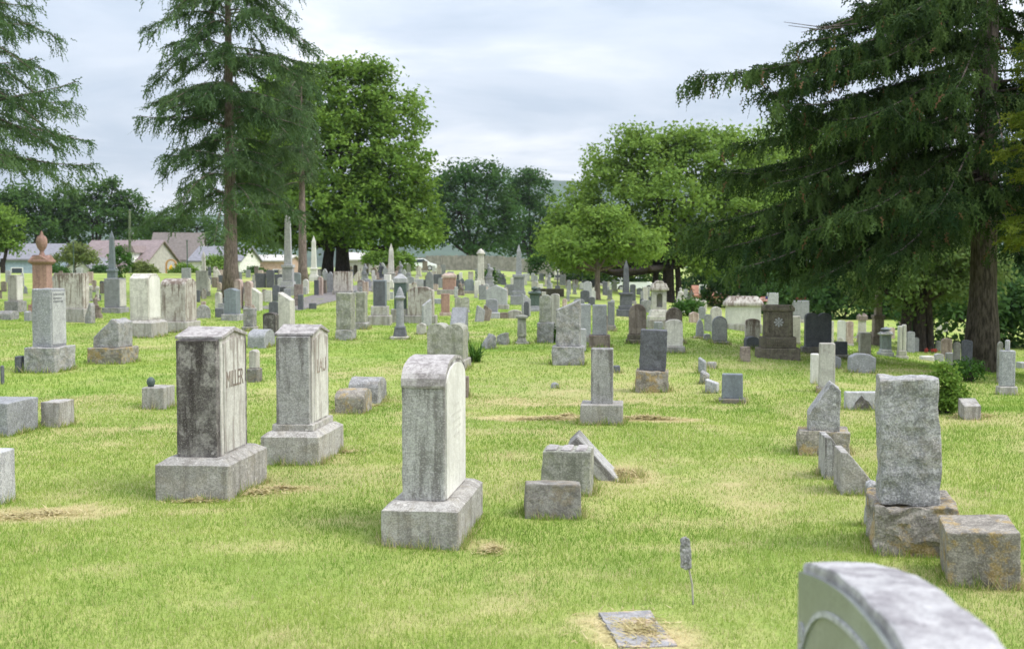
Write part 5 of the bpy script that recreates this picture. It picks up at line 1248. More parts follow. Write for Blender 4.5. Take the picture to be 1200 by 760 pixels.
# small additions that are parts of those stones
root, W, D, H = MADE['tall grey granite stone with small lettering high on its smooth side, left of the lawn']
for zf_, n_ in ((.93, 9), (.885, 7), (.845, 8)):
    bm = bmesh.new()
    for q in range(n_): add_box(bm, W * .31 + .006, W * .31 + .0085, -D * .26 + q * D * .058, -D * .26 + q * D * .058 + D * .032, H * zf_ - .02, H * zf_ + .014)
    tag(mesh_obj('worn_lettering', bm, STONE['granite_dk'], root), kind='stuff')
root, W, D, H = MADE['grey stone with a small cap right of the spruce trunk']
bm = bmesh.new(); add_box(bm, -W * .12, W * .12, -D * .15, D * .15, H - .004, H + .14); part(root, 'finial', bm, STONE['granite_lt'], 18)
root, W, D, H = MADE['low pale-edged rectangular marker with a dark carved mound, left of the tall rock-faced headstone']
bm = bmesh.new(); add_prism(bm, [(-W * .3, H * .12), (W * .3, H * .12), (W * .18, H * .48), (W * .05, H * .62), (-.02, H * .82), (-W * .12, H * .6), (-W * .22, H * .45)], .006, 'x', off=-D / 2 - .004); part(root, 'carving', bm, STONE['soot'], 10, bev=0)
root, W, D, H = MADE['low square block with a small dark pot on top, behind the blackened monument']
bm = bmesh.new(); add_lathe(bm, [(.03, 0), (.045, .03), (.05, .06), (.04, .09), (.015, .11)], 12)
o = mesh_obj('finial_pot', bm, STONE['green_dk'], None, smooth=True); o.location = root.matrix_basis @ Vector((-.06, -D * .2, H)); tag(o, 'small dark green pot standing on the low square block', 'pot')

# ---- niche monument
c, W, D, H, yw, dist = place(757, 787, 329, 386, 0, .8)
root = empty('niche_monument', c, yw); tag(root, 'big white monument with a dark arched niche and a heavy domed cap', 'monument')
bm = bmesh.new(); add_box(bm, -W / 2, W / 2, -D / 2, D / 2, -.08, H * .2); part(root, 'base', bm, STONE['base'], dist)
bm = bmesh.new(); add_box(bm, -W * .47, W * .47, -D * .47, D * .47, H * .2 - .004, H * .28); add_box(bm, -W * .42, W * .42, -D * .42, D * .42, H * .28, H * .40, .85, .85); part(root, 'plinth', bm, STONE['white'], dist)
w2 = W * .30
bm = bmesh.new(); zt = H * .80; nb, nt, nw = H * .46, H * .68, w2 * .42
add_box(bm, -w2, -nw, -D * .3, D * .3, H * .4 - .004, zt); add_box(bm, nw, w2, -D * .3, D * .3, H * .4 - .004, zt); add_box(bm, -nw, nw, -D * .3 + .18, D * .3, H * .4 - .004, zt); add_box(bm, -nw, nw, -D * .3, -D * .3 + .18, H * .4 - .004, nb)
arch = [(-nw, zt), (-nw, nt)] + [(-nw * math.cos(q), nt + nw * math.sin(q)) for q in np.linspace(.1, math.pi - .1, 9)] + [(nw, nt), (nw, zt)]
add_prism(bm, arch[::-1], .09, 'x', off=-D * .3 + .09)
part(root, 'niche_body', bm, STONE['white'], dist, bev=0)
bm = bmesh.new(); add_box(bm, -W * .39, W * .39, -D * .4, D * .4, zt - .004, H * .86); add_box(bm, -W * .36, W * .36, -D * .36, D * .36, H * .86, H * .95, .8, .8); add_prism(bm, [(W * .2 * math.cos(q), H * .95 + H * .06 * math.sin(q)) for q in np.linspace(0, math.pi, 9)], D * .28, 'x'); part(root, 'cap', bm, STONE['white_streak'], dist)
# ---- white sarcophagus
c, W, D, H, yw, dist = place(846, 895, 347, 388, -6, .6)
root = empty('sarcophagus', c, yw); tag(root, 'white box tomb with a wide roof-like stained lid behind the dark carved monument', 'tomb')
bm = bmesh.new(); add_box(bm, -W * .46, W * .46, -D * .46, D * .46, -.08, H * .2); part(root, 'base', bm, STONE['base'], dist)
bm = bmesh.new(); add_box(bm, -W * .43, W * .43, -D * .43, D * .43, H * .2 - .004, H * .72); part(root, 'chest', bm, STONE['white_clean'], dist)
bm = bmesh.new(); add_box(bm, -W * .5, W * .5, -D * .5, D * .5, H * .72 - .004, H * .80); add_box(bm, -W * .5, W * .5, -D * .5, D * .5, H * .80, H, .72, .5); part(root, 'lid', bm, STONE['white_streak'], dist)
# ---- dark carved monument
c, W, D, H, yw, dist = place(884, 938, 357, 421, -5, .5)
root = empty('carved_monument', c, yw); tag(root, 'large dark mossy monument with a round carved medallion and a lettered ledge', 'monument')
bm = bmesh.new(); add_box(bm, -W / 2, W / 2, -D / 2, D / 2, -.1, H * .2); part(root, 'base', bm, STONE['brown_dk'], dist, .01)
bm = bmesh.new(); add_box(bm, -W * .41, W * .41, -D * .42, D * .42, H * .2 - .004, H * .41); part(root, 'ledge', bm, STONE['brown_dk'], dist)
bm = bmesh.new(); add_box(bm, -W * .34, W * .34, -D * .36, D * .36, H * .41 - .004, H * .9, .95, .95); part(root, 'die', bm, STONE['brown_dk'], dist)
for s in (-1, 1):
    bm = bmesh.new(); add_box(bm, s * W * .27 - W * .04, s * W * .27 + W * .04, -D * .39, -D * .35, H * .43, H * .86); part(root, 'pilaster', bm, STONE['brown_dk'], dist)
bm = bmesh.new(); add_box(bm, -W * .37, W * .37, -D * .4, D * .4, H * .88, H * .96); add_box(bm, -W * .35, W * .35, -D * .38, D * .38, H * .96 - .004, H * 1.0, .9, .9); part(root, 'cornice', bm, STONE['brown_dk'], dist)
bm = bmesh.new()
for q in range(8):
    a = q * math.pi / 4; add_prism(bm, [(0, H * .68), (.075 * math.cos(a - .25), H * .68 + .075 * math.sin(a - .25)), (.09 * math.cos(a), H * .68 + .09 * math.sin(a)), (.075 * math.cos(a + .25), H * .68 + .075 * math.sin(a + .25))], .008, 'x', off=-D * .365)
mesh_obj('medallion', bm, STONE['granite_lt'], root)
bm = bmesh.new()
for q in range(11): add_box(bm, -W * .27 + q * W * .05, -W * .27 + q * W * .05 + W * .028, -D * .42 - .02, -D * .42 + .01, H * .26, H * .35)
tag(mesh_obj('worn_lettering', bm, STONE['brown_dk'], root), kind='stuff')
# ---- twin columns
c, W, D, H, yw, dist = place(1048, 1065, 380, 420, 0, .8)
root = empty('twin_columns', c, yw); tag(root, 'white twin-column stone standing in the sun gap under the spruce', 'monument')
bm = bmesh.new(); add_box(bm, -W / 2, W / 2, -D / 2, D / 2, -.06, H * .08); part(root, 'base', bm, STONE['white'], dist)
bm = bmesh.new(); add_box(bm, -W * .36, W * .36, -D * .4, D * .4, H * .08 - .004, H * .24); part(root, 'plinth', bm, STONE['white'], dist)
for s in (-1, 1):
    bm = bmesh.new(); add_box(bm, s * W * .17 - W * .15, s * W * .17 + W * .15, -D * .3, D * .3, H * .24 - .004, H * (.98 + .02 * s)); part(root, 'shaft', bm, STONE['white_clean'], dist)
# ---- flag, flowers
c = MADE['pale stone behind the dark carved monument, beside the little flag'][0].location
root = empty('small_flag', (c.x - .32, c.y - .25, gz(c.x - .32, c.y - .25))); tag(root, 'small red, white and blue flag on a stick over the dark carved monument', 'flag')
zf = z_at(354, c.y) - root.location.z
bm = bmesh.new(); add_tube(bm, [(0, 0, -.1), (.02, 0, zf * .6), (.05, 0, zf + .32)], [.008, .007, .006], 6); mesh_obj('stick', bm, plain('stick_wood', (.35, .27, .17)), root)
for i in range(7):
    bm = bmesh.new(); y0 = zf + .30 - (i + 1) * .034
    xs_ = np.linspace(.05 if i > 3 else -.08, -.34, 7)
    vs_ = [[bm.verts.new((x, .03 * math.sin(x * 22) + (.0 if dz else .006), y0 + dz - .12 * abs(x))) for x in xs_] for dz in (0, .034)]
    for k_ in range(6): bm.faces.new((vs_[0][k_], vs_[0][k_ + 1], vs_[1][k_ + 1], vs_[1][k_]))
    mesh_obj('stripe', bm, plain('flag_red', (.5, .05, .06)) if i % 2 == 0 else plain('flag_white', (.7, .62, .64)), root)
bm = bmesh.new(); add_box(bm, -.085, .05, .0, .012, zf + .16, zf + .30); mesh_obj('canton', bm, plain('flag_blue', (.04, .06, .2)), root)
def flowers(label, loc, n, spread, r, col):
    root = empty('flowers', loc); tag(root, label, 'flowers')
    mt = plain('petals', col, .7, .3, 20); gm = M['shrub']
    for i in range(n):
        bm = bmesh.new(); x, y, z = random.uniform(-1, 1) * spread, random.uniform(-.4, .4) * spread, random.uniform(.3, 1) * spread * .9
        for k_ in range(5):
            a = k_ * 1.257; add_prism(bm, [(x, z), (x + r * math.cos(a - .4), z + r * math.sin(a - .4)), (x + r * 1.3 * math.cos(a), z + r * 1.3 * math.sin(a)), (x + r * math.cos(a + .4), z + r * math.sin(a + .4))], .012, 'x', off=y + .006 * k_)
        mesh_obj('bloom', bm, mt, root)
    bm = bmesh.new()
    for i in range(n): add_tube(bm, [(0, 0, -.02), (random.uniform(-1, 1) * spread * .8, random.uniform(-.3, .3) * spread, spread * .6)], [.008, .004], 4)
    mesh_obj('stalks', bm, plain('stalk_green', (.04, .09, .02)), root)
r_, W, D, H = MADE['grey stone with red flowers on top, left above the black double stone']
flowers('red flowers laid along the top of the grey stone', r_.location + Vector((0, 0, H)), 7, .22, .04, (.22, .03, .035))
g = ground_at(1093, 414); flowers('red flowers at the foot of the dark tree stems', g, 5, .2, .05, (.38, .06, .05))
g = ground_at(545, 342); flowers('tiny blue-green wreath before the blue-grey stone', g, 5, .25, .06, (.04, .16, .16))

# ---- flush ledger stone and stake marker in the foreground grass
g = ground_at(742, 735)
bm = bmesh.new(); add_box(bm, -.12, .13, -.30, .22, -.06, .010); roughen(bm, .035, .011, 5, 1.0)
o = mesh_obj('ledger_stone', bm, STONE['ledger'], None); o.location = g; o.rotation_euler = (0, 0, R_(6)); tag(o, 'worn flat stone set flush in dead grass at the bottom edge', 'grave marker')
LEDGER = (g.x, g.y - .02, .20, .36)
g = ground_at(811, 708)
root = empty('stake_marker', g); tag(root, 'small weathered metal plaque on a thin stake in the foreground grass', 'grave marker')
bm = bmesh.new(); add_tube(bm, [(.01, 0, -.1), (0, 0, .1), (-.035, 0, .26)], [.005, .005, .005], 6); mesh_obj('stake', bm, plain('stake_metal', (.35, .33, .28), .6, .3, 20), root)
bm = bmesh.new(); add_prism(bm, [(-.055, .185), (-.03, .170), (-.004, .18), (-.006, .25), (-.014, .325), (-.035, .332), (-.058, .325), (-.060, .25)], .012, 'x'); bevel(bm, .004); roughen(bm, .012, .004, 40, 2); mesh_obj('plaque', bm, STONE['rock'], root)

# ---- the far crowd of small stones: nothing in the photograph tells these apart
FAR = []
LAND = [(20, 'pale upright stone'), (50, 'red urn pedestal'), (84, 'broad pale family stone'), (132, 'blue-grey obelisk'), (240, 'short white pillar'), (271, 'tall conifer trunk'), (305, 'three dark stones'), (337, 'tallest obelisk'), (368, 'white obelisk beside the maple'),
        (387, 'pointed gothic tablet'), (402, 'broad streaked block stone'), (427, 'grey statue under the maple'), (446, 'dark statue'), (458, 'obelisk right of the maple'), (480, 'wide brown-streaked stone'), (503, 'grey pointed tablet'), (526, 'red stone with the pale cap'), (550, 'blue-grey stone'), (563, 'pointed white pillar'), (582, 'wide blunt-gabled stone'), (608, 'fence obelisk'), (627, 'dark green pedestal'), (650, 'dark little cross'),
        (665, 'lone grey tablet'), (697, 'slim red-brown trunk'), (733, 'black obelisk'), (756, 'small white post'), (797, 'white kneeling statue'), (830, 'little red-roofed vault'), (870, 'white box tomb'), (905, 'dark carved monument'), (957, 'black double stone'), (990, 'two white pillar stones'), (1029, 'tall brown obelisk'), (1057, 'twin white columns'), (1090, 'dark tree stems')]
COLN = {'white': 'off-white', 'granite_lt': 'pale grey', 'granite': 'grey', 'granite_dk': 'charcoal', 'pinkish': 'rosy', 'white_streak': 'stained white', 'brown': 'brown', 'white_clean': 'bright white'}
TOPN = {'flat': 'square-topped', 'seg': 'low-arched', 'round': 'round-topped', 'peak': 'pointed', 'gable': 'gabled'}
USED = set()
def crowd(n, x0, x1, y0, y1, where, group, mats):
    k = tries = 0
    while k < n and tries < 4000:
        tries += 1
        px, py = random.uniform(x0, x1), random.uniform(y0, y1)
        if any(abs(px - a) < 4.5 and abs(py - b) < 4 for a, b in FAR): continue
        h = random.uniform(8, 15); w = random.uniform(5, 9)
        c = place(px - w / 2, px + w / 2, py - h, py, 0, .6)
        if any(math.hypot(c[0].x - f[0], c[0].y - f[1]) < .75 * (c[1] / 2 + max(f[2], f[3])) + .35 for f in FOOT): continue
        mt, tp = random.choice(mats), random.choice(['flat', 'seg', 'round', 'flat', 'peak', 'gable'])
        lx, ln_ = min(LAND, key=lambda q: abs(q[0] - px))
        rel = 'just left of' if px < lx - 4 else ('just right of' if px > lx + 4 else 'in line with')
        based = random.random() < .6
        lab = None
        for size in (('squat', 'tiny', 'small') if h < 11 else ('tall', 'upright', 'small')):
            q = f'{size} {COLN[mt]} {TOPN[tp]} far headstone ' + f'{rel} the {ln_}'
            if q not in USED: lab = q; break
        if lab is None: continue
        USED.add(lab); FAR.append((px, py)); k += 1
        put('slab' if based else 'tab', px - w / 2, px + w / 2, py - h, py, str(random.uniform(-12, 12)), random.uniform(.4, .8), mt, {'top': tp, 'bh': .18}, lab, group)
ALLM = ['white', 'granite_lt', 'granite', 'granite', 'granite_dk', 'pinkish', 'white_streak', 'brown', 'white_clean']
crowd(46, 236, 385, 322, 346, '', 'far stones left of the maple', ALLM)
crowd(54, 385, 520, 318, 345, '', 'far stones below the maple', ALLM)
crowd(40, 520, 660, 328, 352, '', 'far stones before the fence', ALLM)
crowd(20, 660, 760, 332, 352, '', 'far stones under the broad tree', ALLM)
crowd(22, -5, 125, 326, 352, '', 'far stones before the houses', ALLM)
crowd(16, 236, 350, 340, 372, '', 'stones packed round the conifer trunk', ALLM)
crowd(10, 95, 235, 335, 352, '', 'far stones before the houses', ALLM)
crowd(7, 395, 470, 340, 358, '', 'far stones below the maple', ALLM)
crowd(12, 600, 765, 350, 374, '', 'far stones under the broad tree', ALLM)
crowd(8, 950, 1100, 396, 412, '', 'far stones in the spruce shade', ['white', 'granite_lt', 'granite'])
crowd(16, 800, 900, 350, 366, '', 'far stones before the dark trees', ['white', 'white_clean', 'granite_lt'])
crowd(16, 960, 1110, 386, 402, '', 'far stones in the spruce shade', ['white', 'granite_lt', 'granite', 'pinkish'])

# ------------------------------------------------------------------ fence, houses, pole, vehicles
M['board'] = plain('fence_board', (.30, .27, .25), .9, .25, 2.0)
A, B = at_depth(500, 150), at_depth(668, 140)
root = empty('board_fence', A, math.atan2(B.y - A.y, B.x - A.x)); tag(root, 'long weathered grey board fence closing the lawn in the distance', 'fence')
Lf = math.hypot(B.x - A.x, B.y - A.y); npan = 9; pw = Lf / npan
cs, sn = math.cos(root.rotation_euler.z), math.sin(root.rotation_euler.z)
pmesh = None
for i in range(-3, npan + 1):
    def lz(u): return gz(A.x + cs * u, A.y + sn * u) - A.z
    zb = min(lz(i * pw), lz((i + 1) * pw)) - .05
    bm = bmesh.new()
    nb = 13
    for k_ in range(nb):
        x = i * pw + .07 + k_ * (pw - .14) / nb; add_box(bm, x, x + (pw - .14) / nb - .018, -.012, .012, zb, zb + 1.88 + .03 * math.sin(k_ * 5.1 + i * 3))
    for zr in (.35, 1.5): add_box(bm, i * pw + .05, (i + 1) * pw - .05, .013, .05, zb + zr, zb + zr + .09)
    mesh_obj('panel', bm, M['board'], root)
    bm = bmesh.new(); add_box(bm, i * pw - .05, i * pw + .05, -.05, .05, zb - .1, zb + 1.98); mesh_obj('post', bm, M['board'], root)

def mat_(n, c, **k): return plain(n, c, **k)
HM = dict(blue=mat_('siding_blue', (.27, .34, .41)), white=mat_('siding_white', (.66, .65, .62)), cream=mat_('siding_cream', (.38, .36, .33)), tan=mat_('wall_tan', (.47, .33, .25)), rgrey=mat_('roof_grey', (.19, .19, .215)), rred=mat_('roof_red', (.22, .175, .175)),
          rbrown=mat_('roof_brown', (.15, .13, .12)), glass=mat_('window_glass', (.05, .06, .08), rough=.15), trim=mat_('trim_white', (.72, .72, .7)), brick=mat_('brick_red', (.24, .14, .11)), rpale=mat_('roof_pale', (.46, .44, .42)), rorange=mat_('roof_orange', (.30, .15, .10)))
def house(label, px0, px1, y_eave, y_ridge, Y, depth, yaw, wall, roof, gable_front=False, windows=(), door=None, chimney=False, dormer=None):
    xm = (px0 + px1) / 2; g = at_depth(xm, Y); w = (px1 - px0) / FPX * Y
    zb = g.z - .2; he, hr = z_at(y_eave, Y) - g.z, z_at(y_ridge, Y) - g.z
    root = empty('house', g, R_(yaw)); tag(root, label, 'house', 'houses beyond the cemetery')
    bm = bmesh.new(); d = depth / 2
    if gable_front: add_prism(bm, [(-w / 2, -.2), (w / 2, -.2), (w / 2, he), (0, hr - .12), (-w / 2, he)], d, 'x')
    else: add_prism(bm, [(-d, -.2), (d, -.2), (d, he), (0, hr - .12), (-d, he)], w / 2, 'y')
    mesh_obj('wall', bm, HM[wall], root)
    bm = bmesh.new(); sp = w / 2 if gable_front else d; ov = .3; sl = (hr - he) / sp
    prof = [(-sp - ov, he - sl * ov), (-sp - ov, he - sl * ov + .18), (0, hr + .18), (sp + ov, he - sl * ov + .18), (sp + ov, he - sl * ov), (0, hr - .02)]
    add_prism(bm, prof, (d if gable_front else w / 2) + ov, 'x' if gable_front else 'y'); rf = mesh_obj('roof', bm, HM[roof], root)
    if chimney:
        bm = bmesh.new(); add_box(bm, w * .12, w * .12 + .6, -.3, .3, hr - .6, hr + .9); mesh_obj('chimney', bm, HM['brick'], rf)
    if dormer:
        dx, dw, dz0, dh = dormer; bm = bmesh.new()
        add_prism(bm, [(dx - dw / 2, dz0), (dx + dw / 2, dz0), (dx + dw / 2, dz0 + dh), (dx - dw / 2, dz0 + dh)], d * .45, 'x', off=-d * .45); mesh_obj('dormer', bm, HM['trim'], root)
        bm = bmesh.new(); add_prism(bm, [(dx - dw / 2 - .3, dz0 + dh), (dx + dw / 2 + .3, dz0 + dh), (dx + dw / 2 - .1, dz0 + dh * 1.75), (dx - dw / 2 + .1, dz0 + dh * 1.75)], d * .5, 'x', off=-d * .45); mesh_obj('dormer_roof', bm, HM[roof], root)
        bm = bmesh.new(); add_box(bm, dx + dw * .12, dx + dw * .38, -d * .9 - .03, -d * .9, dz0 + .2, dz0 + dh - .15); mesh_obj('window', bm, HM['glass'], root)
    for (wx, wz, ww, wh) in windows:
        bm = bmesh.new(); add_box(bm, wx - ww / 2 - .1, wx + ww / 2 + .1, -d - .06, -d - .002, wz - .1, wz + wh + .1); f = mesh_obj('window', bm, HM['trim'], root)
        bm = bmesh.new(); add_box(bm, wx - ww / 2, wx + ww / 2, -d - .09, -d - .062, wz, wz + wh); mesh_obj('pane', bm, HM['glass'], f)
    return root
house('blue-grey sided house with a slate roof at far left', 12, 74, 304, 287, 140, 8, 14, 'blue', 'rgrey', windows=((-1.5, 1.2, 1.1, 1.4), (1.4, 1.2, 1.1, 1.4)))
house('small white gabled garage left of the blue-grey obelisk', 94, 121, 314, 303, 128, 6, -6, 'white', 'rgrey', gable_front=True, windows=((0, 1.0, 1.1, 1.0),))
house('cream house with a big dusty-red roof and a white dormer', 108, 194, 312, 283, 145, 10, -10, 'cream', 'rred', windows=((-1.8, .8, 1.2, 1.3), (2.2, .8, 1.2, 1.3)), dormer=(2.0, 2.2, 3.3, 1.1), chimney=False)
house('house with a tall grey-brown roof left of the conifer trunk', 184, 238, 304, 274, 160, 9, 8, 'white', 'rbrown', windows=((1.0, 1.2, 1.2, 1.4), (-1.5, 1.2, 1.2, 1.4)))
house('white house with a low grey roof behind the conifer trunk', 236, 294, 306, 290, 152, 9, -4, 'white', 'rgrey', windows=((-2.0, 1.0, 1.2, 1.2), (.4, 1.0, 1.2, 1.2)), chimney=True)
house('tan flat-fronted building behind the three dark stones', 292, 345, 306, 300, 165, 10, 0, 'tan', 'rpale', windows=((-2, 1.2, 1.0, 1.4), (1.8, 1.2, 1.0, 1.4)))
house('pale building with a light roof seen under the maple', 404, 444, 305, 297, 170, 9, 0, 'cream', 'rpale', windows=((0, 1.0, 1.3, 1.0),))
house('little vault with a red roof and white pillars before the dark trees', 815, 846, 346, 337, 88, 2.2, 0, 'brick', 'rorange', windows=((-.62, .35, .35, 1.0), (.62, .35, .35, 1.0)))
house('tiny cream house glimpsed under the broad yellow-green tree', 700, 726, 331, 320, 140, 6, 10, 'cream', 'rpale', gable_front=True, windows=((0, 1, 1, 1),))

M['pole'] = plain('pole_wood', (.11, .13, .085), .9, .3, 6)
g = at_depth(153, 100); root = empty('utility_pole', g); tag(root, 'grey-green utility pole before the red-roofed house', 'pole')
hp = z_at(246, 100) - g.z
bm = bmesh.new(); add_tube(bm, [(0, 0, -.3), (0, 0, hp * .5), (.03, 0, hp)], [.12, .11, .09], 9); mesh_obj('shaft', bm, M['pole'], root)
bm = bmesh.new(); add_box(bm, .1, .3, -.1, .1, hp * .62, hp * .70); mesh_obj('junction_box', bm, HM['rgrey'], root)
for (px, yt, lab) in ((220, 283, 'thin dark post before the white-walled house'), (87, 285, 'thin green post beside the pale small tree')):
    g = at_depth(px, 112); bm = bmesh.new(); hp = z_at(yt, 112) - g.z; root = empty('lamp_post', g); tag(root, lab, 'post')
    add_tube(bm, [(0, 0, -.2), (0, 0, hp)], [.06, .05], 7); mesh_obj('shaft', bm, plain('post_paint', (.06, .09, .07)), root)
    bm = bmesh.new(); add_lathe(bm, [(.05, hp - .004), (.10, hp + .05), (.08, hp + .14), (.02, hp + .18)], 9); mesh_obj('lamp_head', bm, plain('post_cap', (.1, .11, .1)), root)
# play arch in a far garden
g = at_depth(201, 118); root = empty('play_arch', g); tag(root, 'orange wooden play arch with a yellow toy inside, far left garden', 'play equipment')
h_ = z_at(304, 118) - g.z; h0 = z_at(330, 118) - g.z
for s in (-1, 1):
    bm = bmesh.new(); add_box(bm, s * .48 - .07, s * .48 + .07, -.08, .08, -.1, h_ - .45); mesh_obj('leg', bm, plain('play_wood', (.42, .22, .09)), root)
bm = bmesh.new(); add_prism(bm, [(.55 * math.cos(q), h_ - .5 + .55 * math.sin(q)) for q in np.linspace(0, math.pi, 13)] + [(.40 * math.cos(q), h_ - .5 + .40 * math.sin(q)) for q in np.linspace(math.pi, 0, 13)], .1, 'x'); mesh_obj('arch', bm, plain('play_wood_arch', (.45, .26, .11)), root)
bm = bmesh.new(); add_lathe(bm, [(.04, h_ - 1.1), (.2, h_ - 1.0), (.22, h_ - .8), (.1, h_ - .62), (.02, h_ - .5)], 12); mesh_obj('bell', bm, plain('toy_yellow', (.75, .42, .02)), root)
def car(label, px, Y, yaw, col):
    g = at_depth(px, Y); root = empty('parked_car', g, R_(yaw)); tag(root, label, 'car', 'cars parked beyond the stones')
    bm = bmesh.new(); pr = [(-2.2, .3), (2.2, .3), (2.25, .75), (1.5, .95), (.8, 1.42), (-1.2, 1.45), (-1.9, 1.0), (-2.25, .9)]
    add_prism(bm, pr, .85, 'x'); bevel(bm, .08, 2); mesh_obj('body', bm, plain('car_paint', col, .3, .03), root)
    for s in (-1, 1):
        bm = bmesh.new(); add_prism(bm, [(-1.35, .98), (1.2, .98), (.72, 1.36), (-1.1, 1.38)], .01, 'x', off=s * .86); mesh_obj('window', bm, HM['glass'], root)
        for x in (-1.35, 1.4):
            bm = bmesh.new(); add_lathe(bm, [(.2, -.09), (.31, -.09), (.33, -.05), (.33, .05), (.31, .09), (.2, .09)], 18)
            for v in bm.verts: v.co = Vector((v.co.x + x, v.co.z + s * .8, v.co.y + .33))
            w_ = mesh_obj('wheel', bm, plain('tyre', (.02, .02, .02)), root)
            bm = bmesh.new(); add_lathe(bm, [(.19, -.01), (.19, .01)], 14)
            for v in bm.verts: v.co = Vector((v.co.x + x, v.co.z + s * .895, v.co.y + .33))
            mesh_obj('rim', bm, plain('rim_metal', (.4, .4, .42), .4), w_)
car('white car parked behind the low maple foliage near the fence', 489, 140, 8, (.75, .76, .78))
car('white car parked under the broad tree, left of its trunk', 742, 118, 5, (.75, .76, .78))
car('dark car parked beside the white one under the broad tree', 690, 120, 0, (.05, .055, .07))

# ------------------------------------------------------------------ grass blades
def blades(X, Y, h, w, dry, v, straw_flat=None):
    n = len(X)
    Z = ngz(X, Y) - 0.004
    a = RNG.uniform(0, 2 * math.pi, n); lean = RNG.uniform(0.1, 0.9, n)
    if straw_flat is not None: lean = np.where(straw_flat, RNG.uniform(1.5, 3.0, n), lean)
    la = RNG.uniform(0, 2 * math.pi, n)
    V = np.empty((n, 3, 3), dtype=np.float32)
    dx, dy = np.cos(a) * w / 2, np.sin(a) * w / 2
    V[:, 0] = np.stack([X - dx, Y - dy, Z], 1); V[:, 1] = np.stack([X + dx, Y + dy, Z], 1)
    V[:, 2] = np.stack([X + np.cos(la) * h * lean, Y + np.sin(la) * h * lean, Z + h / np.sqrt(1 + lean ** 2) + 0.006], 1)
    return V.reshape(-1, 3), np.repeat(dry, 3), np.repeat(v, 3)
VV_, DD_, AA_ = [], [], []
def scatter(n, d0, d1, power, hs, ws):
    u = RNG.random(n)
    d = (d0 ** (1 - power) + u * (d1 ** (1 - power) - d0 ** (1 - power))) ** (1 / (1 - power)) if power != 1 else d0 * (d1 / d0) ** u
    X = (RNG.uniform(-1, 1, n)) * (d * 0.47 + 0.25); Y = d
    dr = dryness(X, Y)
    tall = 0.55 + 0.9 * fbm(X * 1.3 + 7, Y * 1.3, 4) + 0.35 * (fbm(X * 6, Y * 6, 2) - .5)
    h = hs * tall * RNG.uniform(0.5, 1.25, n) * (1 - 0.45 * dr); w = ws * np.clip(d / 7.0, 0.8, 6) * RNG.uniform(0.7, 1.4, n)
    v = np.clip(0.52 + 1.5 * (fbm(X * .9, Y * .9, 4) - .5) + 1.1 * (fbm(X * 4.3 + 3, Y * 4.3, 3) - .5) + RNG.normal(size=n) * .2, 0, 1)
    isdry = (RNG.random(n) < dr * 1.05).astype(float) * RNG.uniform(.6, 1.0, n)
    keep = ~((np.abs(X - LEDGER[0]) < LEDGER[2] * (.8 + .5 * RNG.random(n))) & (np.abs(Y - LEDGER[1]) < LEDGER[3] * (.8 + .4 * RNG.random(n))) & (RNG.random(n) < .80))
    flat = (isdry > 0) & (RNG.random(n) < .55)
    a, b, c_ = blades(X[keep], Y[keep], h[keep], w[keep], isdry[keep], v[keep], flat[keep])
    VV_.append(a); DD_.append(b); AA_.append(c_)
scatter(450000, 2.6, 15, 0.55, 0.034, 0.0040)
scatter(210000, 15, 48, 0.6, 0.040, 0.0042)
# uncut fringe round the stones
fx, fy, fh = [], [], []
for (x, y, hw, hd, yw) in FOOT:
    d = math.hypot(x, y)
    if d > 32: continue
    per = 4 * (hw + hd); n = int(per * (520 if d < 13 else 220))
    t_ = RNG.random(n) * per; q = RNG.normal(size=n) * .022 + .012
    lx = np.where(t_ < 2 * hw, t_ - hw, np.where(t_ < 4 * hw, t_ - 3 * hw, np.where(t_ < 4 * hw + 2 * hd, -hw - q, hw + q)))
    ly = np.where(t_ < 2 * hw, -hd - q, np.where(t_ < 4 * hw, hd + q, np.where(t_ < 4 * hw + 2 * hd, t_ - 4 * hw - hd, t_ - 4 * hw - 3 * hd)))
    k_ = fbm(x * 3 + lx * 9 + 3, y * 3 + ly * 9, 3)
    keep = k_ > .40
    fx.append((x + lx * math.cos(yw) - ly * math.sin(yw))[keep]); fy.append((y + lx * math.sin(yw) + ly * math.cos(yw))[keep]); fh.append((.03 + .16 * np.clip(k_ - .40, 0, 1))[keep] * (1 if d < 14 else 1.3))
fx, fy, fh = np.concatenate(fx), np.concatenate(fy), np.concatenate(fh); n = len(fx)
dd = np.hypot(fx, fy)
a, b, c_ = blades(fx, fy, fh * RNG.uniform(.5, 1.6, n), .005 * np.clip(dd / 7, .8, 4), (RNG.random(n) < .38 * (1 + dryness(fx, fy))).astype(float) * RNG.uniform(.5, 1, n), RNG.random(n))
VV_.append(a); DD_.append(b); AA_.append(c_)
# raked clippings: loose straw heaped on the patches
sx, sy, sz = [], [], []
for (px, py, rx, ry, m, hh) in ((640, 491, .55, .16, 2600, .05), (665, 489, .16, .09, 1500, .08), (756, 491, .42, .14, 3200, .08), (728, 556, .16, .20, 2200, .09), (60, 602, .3, .15, 1000, .03), (20, 606, .3, .15, 1000, .03), (745, 740, .20, .32, 2400, .012), (330, 573, .2, .1, 900, .04), (400, 530, .25, .12, 700, .03), (300, 578, .2, .1, 900, .04), (232, 588, .22, .05, 700, .035), (1140, 488, .25, .15, 1500, .08), (575, 645, .08, .15, 700, .04), (420, 476, .4, .12, 900, .03)):
    g = ground_at(px, py); m = int(m * .36); r = np.abs(RNG.normal(size=m)) * .55; q = RNG.uniform(0, 6.283, m)
    X, Y = g.x + rx * r * np.cos(q), g.y + ry * r * np.sin(q); sx.append(X); sy.append(Y); sz.append(hh * .4 * np.clip(1 - r ** 2, 0, 1) * RNG.random(m))
sx, sy, sz = np.concatenate(sx), np.concatenate(sy), np.concatenate(sz); n = len(sx)
